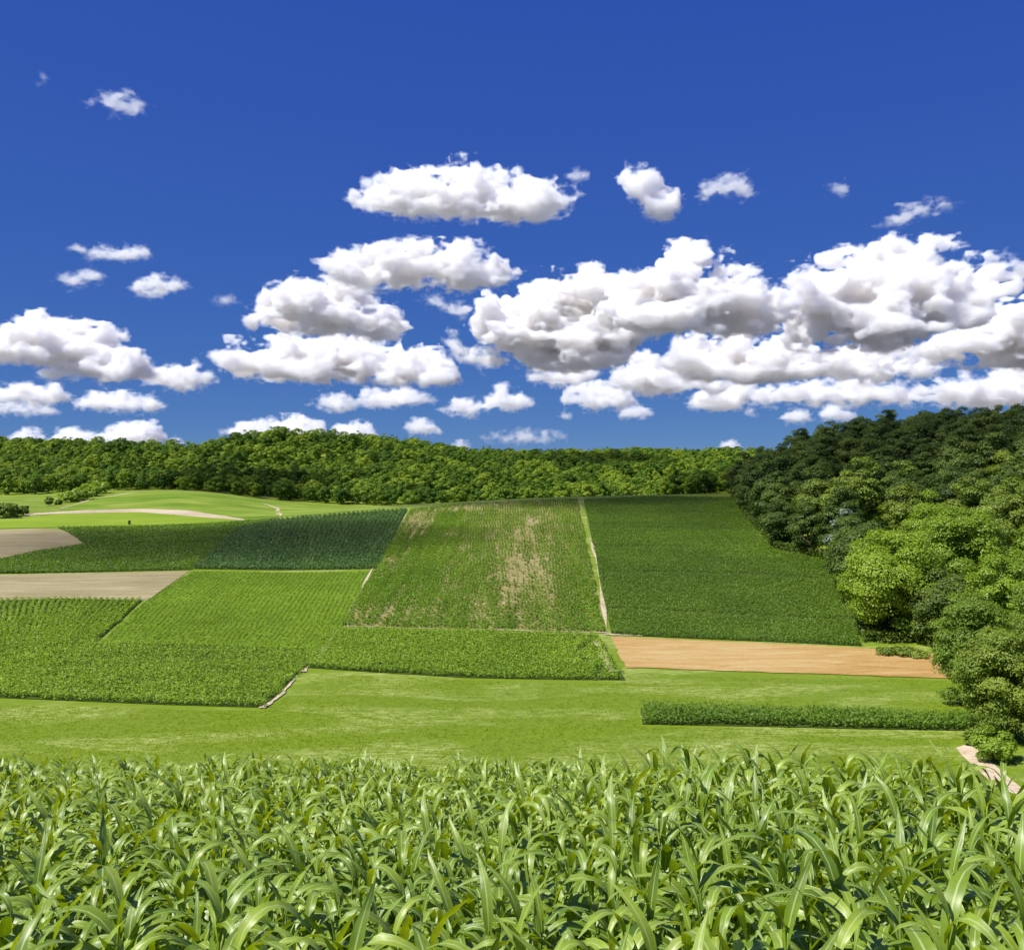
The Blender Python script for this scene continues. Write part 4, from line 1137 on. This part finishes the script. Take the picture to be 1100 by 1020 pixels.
def link_cloud(got):
    label, group, wispy, V, Q, MI, dens, m, d = got
    mats = [cloud_mat(x) for x in dens]
    v = np.concatenate(V); q = np.concatenate(Q)
    # grid units are pixels at this cloud's distance: turn them into metres in the world
    P = np.stack([(v[:, 0] - CX) * m, d + v[:, 1] * m, (HY - v[:, 2]) * m], 1)
    ctr = P.mean(0)
    me = mesh_np('cloud', P - ctr, q[:, ::-1])
    for mt in mats: me.materials.append(mt)
    me.polygons.foreach_set('material_index', np.concatenate(MI))
    return link('cumulus_cloud' if wispy < 0.5 else 'wispy_cloud', me, None, ctr, label=label, cat='cloud', group=group)

CL = [
 ('large white cumulus cloud floating highest and alone above the cloud bank',
  [(377,207),(400,195),(420,190),(440,187),(465,184),(485,176),(500,175),(520,183),(535,179),(552,184),(575,187),(590,196),(605,204),(622,214)],
  [(377,218),(420,227),(500,234),(580,234),(605,230),(622,218)], 0.15, 4, 1),
 ('slanting white cloud just beside the highest large cumulus',
  [(662,186),(672,178),(685,178),(700,188),(715,196),(730,197)], [(662,192),(672,212),(690,227),(712,234),(730,232)], 0.3, 4, 2),
 ('ragged cloud with a split upper edge next to the slanting cloud',
  [(743,198),(755,191),(767,189),(785,184),(795,190),(805,205)], [(743,212),(757,217),(772,213),(785,214),(797,218),(805,212)], 0.75, 7, 3),
 ('tiny puff between the highest cumulus and the slanting cloud', [(608,184),(618,180),(635,187)], [(608,190),(620,194),(635,191)], 0.6, 7, 4),
 ('faint small wisp high in the sky on the right', [(884,196),(898,189),(912,200)], [(884,207),(898,211),(912,208)], 0.9, 9, 5),
 ('thin rising wisp of cloud above the big right cumulus', [(945,233),(965,221),(985,217),(1005,211),(1020,215)], [(945,242),(970,242),(985,234),(1008,226),(1020,221)], 0.6, 6, 6),
 ('faint shredded wisp high in the sky on the left', [(105,103),(125,98),(140,98),(165,116)], [(105,116),(130,125),(145,124),(165,120)], 1.0, 10, 7),
 ('smallest faint wisp near the upper left corner', [(36,82),(44,79),(52,81)], [(36,88),(44,90),(52,88)], 0.6, 10, 8),
 ('thin flat streak of cloud over the left hills', [(80,262),(100,266),(120,265),(145,267),(163,266)], [(80,268),(100,275),(125,278),(150,277),(163,275)], 0.35, 5, 9),
 ('pair of tiny puffs below the thin flat streak', [(66,294),(75,292),(92,293),(105,290),(116,296)], [(66,304),(80,309),(92,303),(105,304),(116,304)], 0.8, 6, 10),
 ('small compact white cloud with a trailing tail on the left', [(146,304),(160,298),(172,294),(182,298),(200,300)], [(146,312),(165,317),(182,314),(200,304)], 0.2, 4.5, 11),
 ('tiny faint puff to the right of the small compact cloud', [(230,319),(243,317),(258,322)], [(230,324),(243,327),(258,326)], 0.5, 8, 12),
 ('big rounded white cumulus at the left edge of the sky',
  [(0,358),(15,346),(27,336),(50,335),(75,341),(95,349),(112,348),(120,361),(135,370),(150,376),(163,389)],
  [(0,376),(15,386),(60,386),(80,396),(115,405),(145,407),(163,400)], 0.1, 3.5, 13),
 ('white cloud adjoining the low end of the big left cumulus',
  [(150,398),(165,393),(185,392),(205,387),(215,394),(232,402)], [(150,409),(190,418),(215,414),(232,407)], 0.25, 4, 14),
 ('small torn puff beneath the big left cumulus', [(44,396),(60,392),(73,394),(86,402)], [(44,403),(60,408),(75,409),(86,406)], 0.35, 5, 15),
 ('bumpy low cloud touching the left edge over the wooded hills', [(-40,418),(0,417),(15,415),(30,409),(45,418),(60,410),(78,421)], [(-40,430),(0,430),(40,431),(78,431)], 0.1, 3.5, 16),
 ('bumpy low cloud with four crowns over the left woods', [(82,428),(98,424),(107,417),(122,425),(135,419),(150,427),(160,420),(176,433)], [(82,435),(110,438),(140,440),(160,441),(176,437)], 0.1, 3.5, 17),
 ('grey thin cloud directly below the bumpy left edge cloud', [(-40,432),(0,430),(20,434),(38,429),(62,439)], [(-40,443),(0,443),(40,444),(62,444)], 0.35, 5, 18),
 ('low cloud peeping over the hill at the far left', [(8,464),(28,458),(48,465)], [(8,474),(28,476),(48,474)], 0.1, 3.5, 19),
 ('low cloud peeping over the hill beside the far left one', [(54,466),(72,459),(90,462),(106,468)], [(54,475),(80,478),(106,476)], 0.1, 3.5, 20),
 ('puffy low cloud with its tallest head on the right over the left hill', [(104,463),(125,456),(145,455),(163,451),(174,459)], [(104,472),(140,478),(174,474)], 0.1, 3.5, 21),
 ('tip of a cloud barely clearing the left hill', [(178,474),(188,470),(198,474)], [(178,480),(188,482),(198,480)], 0.1, 4, 22),
 ('broad low cloud resting on the left dome of the wooded hill', [(243,458),(265,452),(290,450),(310,446),(330,450),(352,459)], [(243,466),(265,474),(300,478),(352,476)], 0.12, 3.5, 23),
 ('low white puff just behind the top of the wooded hill', [(352,460),(370,457),(386,450),(404,461)], [(352,470),(380,472),(404,470)], 0.1, 3.5, 24),
 ('small lone white puff above the middle of the wooded ridge', [(434,457),(440,453),(455,449),(474,460)], [(434,461),(455,465),(474,464)], 0.1, 3.5, 25),
 ('long thin pale cloud low above the centre of the ridge', [(515,466),(545,463),(565,459),(590,463),(612,466)], [(515,471),(550,476),(580,474),(612,471)], 0.5, 7, 26),
 ('tip of a cloud peeping over the middle of the ridge', [(484,477),(495,473),(506,477)], [(484,482),(495,484),(506,482)], 0.1, 4, 27),
 ('round grey based cumulus at the left of the bank',
  [(273,333),(285,315),(310,303),(335,294),(370,294),(385,305),(405,316),(420,326),(430,336),(445,350)],
  [(273,341),(290,356),(330,360),(360,355),(400,361),(425,361),(445,356)], 0.08, 3.5, 28),
 ('long cloud stretched beneath the round grey based cumulus',
  [(222,371),(250,364),(280,359),(300,366),(325,357),(350,363),(385,358),(420,372),(440,364),(465,368),(485,378),(498,399)],
  [(222,378),(245,398),(300,411),(345,412),(362,403),(390,410),(440,415),(498,412)], 0.12, 3.5, 29),
 ('smooth arched cloud at the top left of the bank',
  [(340,280),(365,272),(400,266),(430,266),(450,259),(480,262),(500,258),(525,272),(535,281),(561,289)],
  [(340,284),(370,301),(390,309),(430,311),(450,306),(490,312),(530,310),(561,299)], 0.12, 3.5, 30),
 ('small round puff left of a pair under the long cloud', [(333,430),(350,424),(370,422),(386,433)], [(333,435),(355,440),(386,438)], 0.1, 3.5, 31),
 ('slim cloud right of the small round puff', [(380,425),(405,417),(425,413),(445,420),(470,426)], [(380,432),(410,436),(440,434),(470,431)], 0.2, 4, 32),
 ('low double cloud with a raised head above the ridge centre', [(472,434),(495,428),(520,431),(540,411),(558,420),(575,428)], [(472,441),(500,446),(530,438),(575,438)], 0.25, 4, 33),
 ('torn wisp below the arched cloud', [(450,317),(470,313),(485,322),(506,330)], [(450,325),(470,331),(490,341),(506,342)], 0.7, 7, 34),
 ('small cloud between the long cloud and the tall central cumulus', [(474,356),(488,351),(497,367),(515,371),(530,372),(546,378)], [(474,364),(490,385),(515,393),(535,393),(546,388)], 0.2, 4, 35),
 ('tall central cumulus with a billowing crown in the bank',
  [(503,332),(515,315),(540,306),(570,300),(600,292),(620,284),(637,282),(655,297),(672,310),(690,340)],
  [(503,346),(530,372),(560,387),(620,390),(660,384),(690,360)], 0.06, 3.5, 36),
 ('peaked cumulus with a grey belly to the right of the tall central one',
  [(640,310),(660,300),(680,293),(700,285),(720,275),(740,265),(755,271),(770,273),(785,290),(800,305),(820,307),(837,314),(852,336)],
  [(640,345),(680,356),(720,354),(760,357),(820,357),(852,350)], 0.06, 3.5, 37),
 ('largest grey bellied cumulus at the right of the bank',
  [(838,298),(860,286),(885,276),(910,272),(940,268),(975,258),(990,262),(1000,280),(1020,284),(1046,271),(1062,292)],
  [(838,318),(852,350),(870,370),(920,372),(970,369),(1010,348),(1040,328),(1062,305)], 0.08, 3.5, 38),
 ('cumulus running off the right edge of the sky',
  [(995,358),(1020,340),(1045,325),(1065,310),(1100,306),(1140,300),(1190,330)], [(995,378),(1050,388),(1100,392),(1190,390)], 0.08, 3.5, 39),
 ('white scrap of cloud at the right edge above the bank', [(1084,284),(1100,281),(1130,283)], [(1084,292),(1100,295),(1130,294)], 0.3, 5, 40),
 ('broad grey layer of cloud beneath the peaked cumulus',
  [(710,364),(730,355),(760,350),(790,350),(830,361),(860,366),(900,371),(940,369),(980,371),(1000,386)],
  [(710,388),(740,405),(800,409),(850,405),(900,409),(960,405),(1000,400)], 0.08, 3.5, 41),
 ('white cloud under the left end of the broad grey layer',
  [(650,395),(668,383),(685,378),(700,380),(720,387),(735,394),(760,401),(780,414)], [(650,410),(680,421),(720,424),(760,424),(780,421)], 0.15, 3.5, 42),
 ('small white cloud below the tall central cumulus', [(563,398),(580,392),(600,390),(625,385),(646,394)], [(563,408),(590,415),(615,413),(646,404)], 0.3, 4.5, 43),
 ('flat based low cloud over the ridge right of centre', [(602,420),(620,413),(640,410),(660,411),(686,426)], [(602,433),(640,438),(686,435)], 0.1, 3.5, 44),
 ('tiny low puff at the right end of the flat based cloud', [(664,440),(682,435),(701,440)], [(664,446),(682,448),(701,446)], 0.15, 4, 45),
 ('low cloud bump joining the bank from beneath', [(736,428),(760,412),(790,407),(815,414)], [(736,434),(770,439),(815,436)], 0.15, 3.5, 46),
 ('long low bar of cloud under the bank', [(805,416),(840,408),(860,404),(900,408),(930,402),(960,405),(990,412)], [(805,430),(860,434),(930,434),(990,432)], 0.12, 3.5, 47),
 ('long white bottom cloud reaching the right edge of the sky', [(975,416),(1000,403),(1020,400),(1045,400),(1062,395),(1080,389),(1100,394),(1140,392),(1190,410)], [(975,430),(1020,435),(1100,436),(1190,434)], 0.1, 3.5, 48),
 ('small flat cloud left of a pair above the dark wood', [(838,447),(852,440),(872,446)], [(838,450),(855,452),(872,451)], 0.1, 3.5, 49),
 ('small dome shaped cloud right of a pair above the dark wood', [(878,444),(890,435),(903,432),(917,445)], [(878,449),(900,451),(917,450)], 0.1, 3.5, 50),
 ('speck of cloud beneath the bank above the dark wood edge', [(800,437),(807,432),(816,438)], [(800,443),(808,445),(816,443)], 0.15, 5, 51),
 ('scrap of low cloud just over the dark wood on the right', [(1057,443),(1068,439),(1079,443)], [(1057,448),(1068,450),(1079,448)], 0.15, 4, 52),
 ('speck of low cloud near the horizon right of centre', [(602,443),(608,440),(615,443)], [(602,447),(608,448),(615,447)], 0.1, 5, 53),
 ('flat tip of a cloud behind the far end of the ridge', [(772,476),(783,472),(796,476)], [(772,481),(783,483),(796,481)], 0.1, 4, 54),
]
# shade on the land comes from clouds that sail overhead, out of the picture
def overhead_cloud(x, y, rx, ry, label, seed, tau=0.55):
    """a cloud whose shadow falls round the plan point x, y"""
    h = 980.0; k = h / S.z
    org = np.array([x + S.x * k, y + S.y * k, h - 30.0])
    n = 56
    ax = np.linspace(-1.35, 1.35, n)
    X, Y_ = np.meshgrid(ax, ax, indexing='ij'); X = X[:, :, None]; Y_ = Y_[:, :, None]
    zz = np.linspace(-0.6, 1.4, 26)[None, None, :]
    rr = np.sqrt(X ** 2 + Y_ ** 2)
    edge = 1 - rr + 0.55 * (fbm(X * 2.2 + seed, Y_ * 2.2, zz * 0.8, 4, seed) - 0.5)
    f = edge - np.where(zz > 0, 0.7 * zz ** 2, 3.0 * zz ** 2)
    v, q = surface_nets(f.astype(np.float32), np.array([-1.35, -1.35, -0.6]), np.array([2.7 / (n - 1), 2.7 / (n - 1), 2.0 / 25]))
    P = v * np.array([rx, ry, 0.55 * min(rx, ry)])
    me = mesh_np('cloud', P, q, cloud_mat(tau / (0.6 * min(rx, ry))))
    link('cumulus_cloud', me, None, org, label=label, cat='cloud', group='clouds overhead')
overhead_cloud(170, 455, 150, 130, 'cloud overhead whose shadow darkens the wood on the right', 3)
overhead_cloud(30, 500, 100, 60, 'cloud overhead whose shadow darkens the crest of the middle fields', 5, 0.8)
overhead_cloud(-105, 355, 105, 55, 'cloud overhead whose shadow darkens the left dark crops', 7, 0.6)
overhead_cloud(-190, 735, 75, 75, 'cloud overhead whose shadow darkens the woods above the far hill', 9, 1.1)
overhead_cloud(110, 1010, 70, 120, 'cloud overhead whose shadow darkens the hollow of the wooded hills', 11, 0.7)
from concurrent.futures import ThreadPoolExecutor
with ThreadPoolExecutor(4) as ex:
    for got in ex.map(lambda it: shape_cloud(*it), CL):
        if got: link_cloud(got)
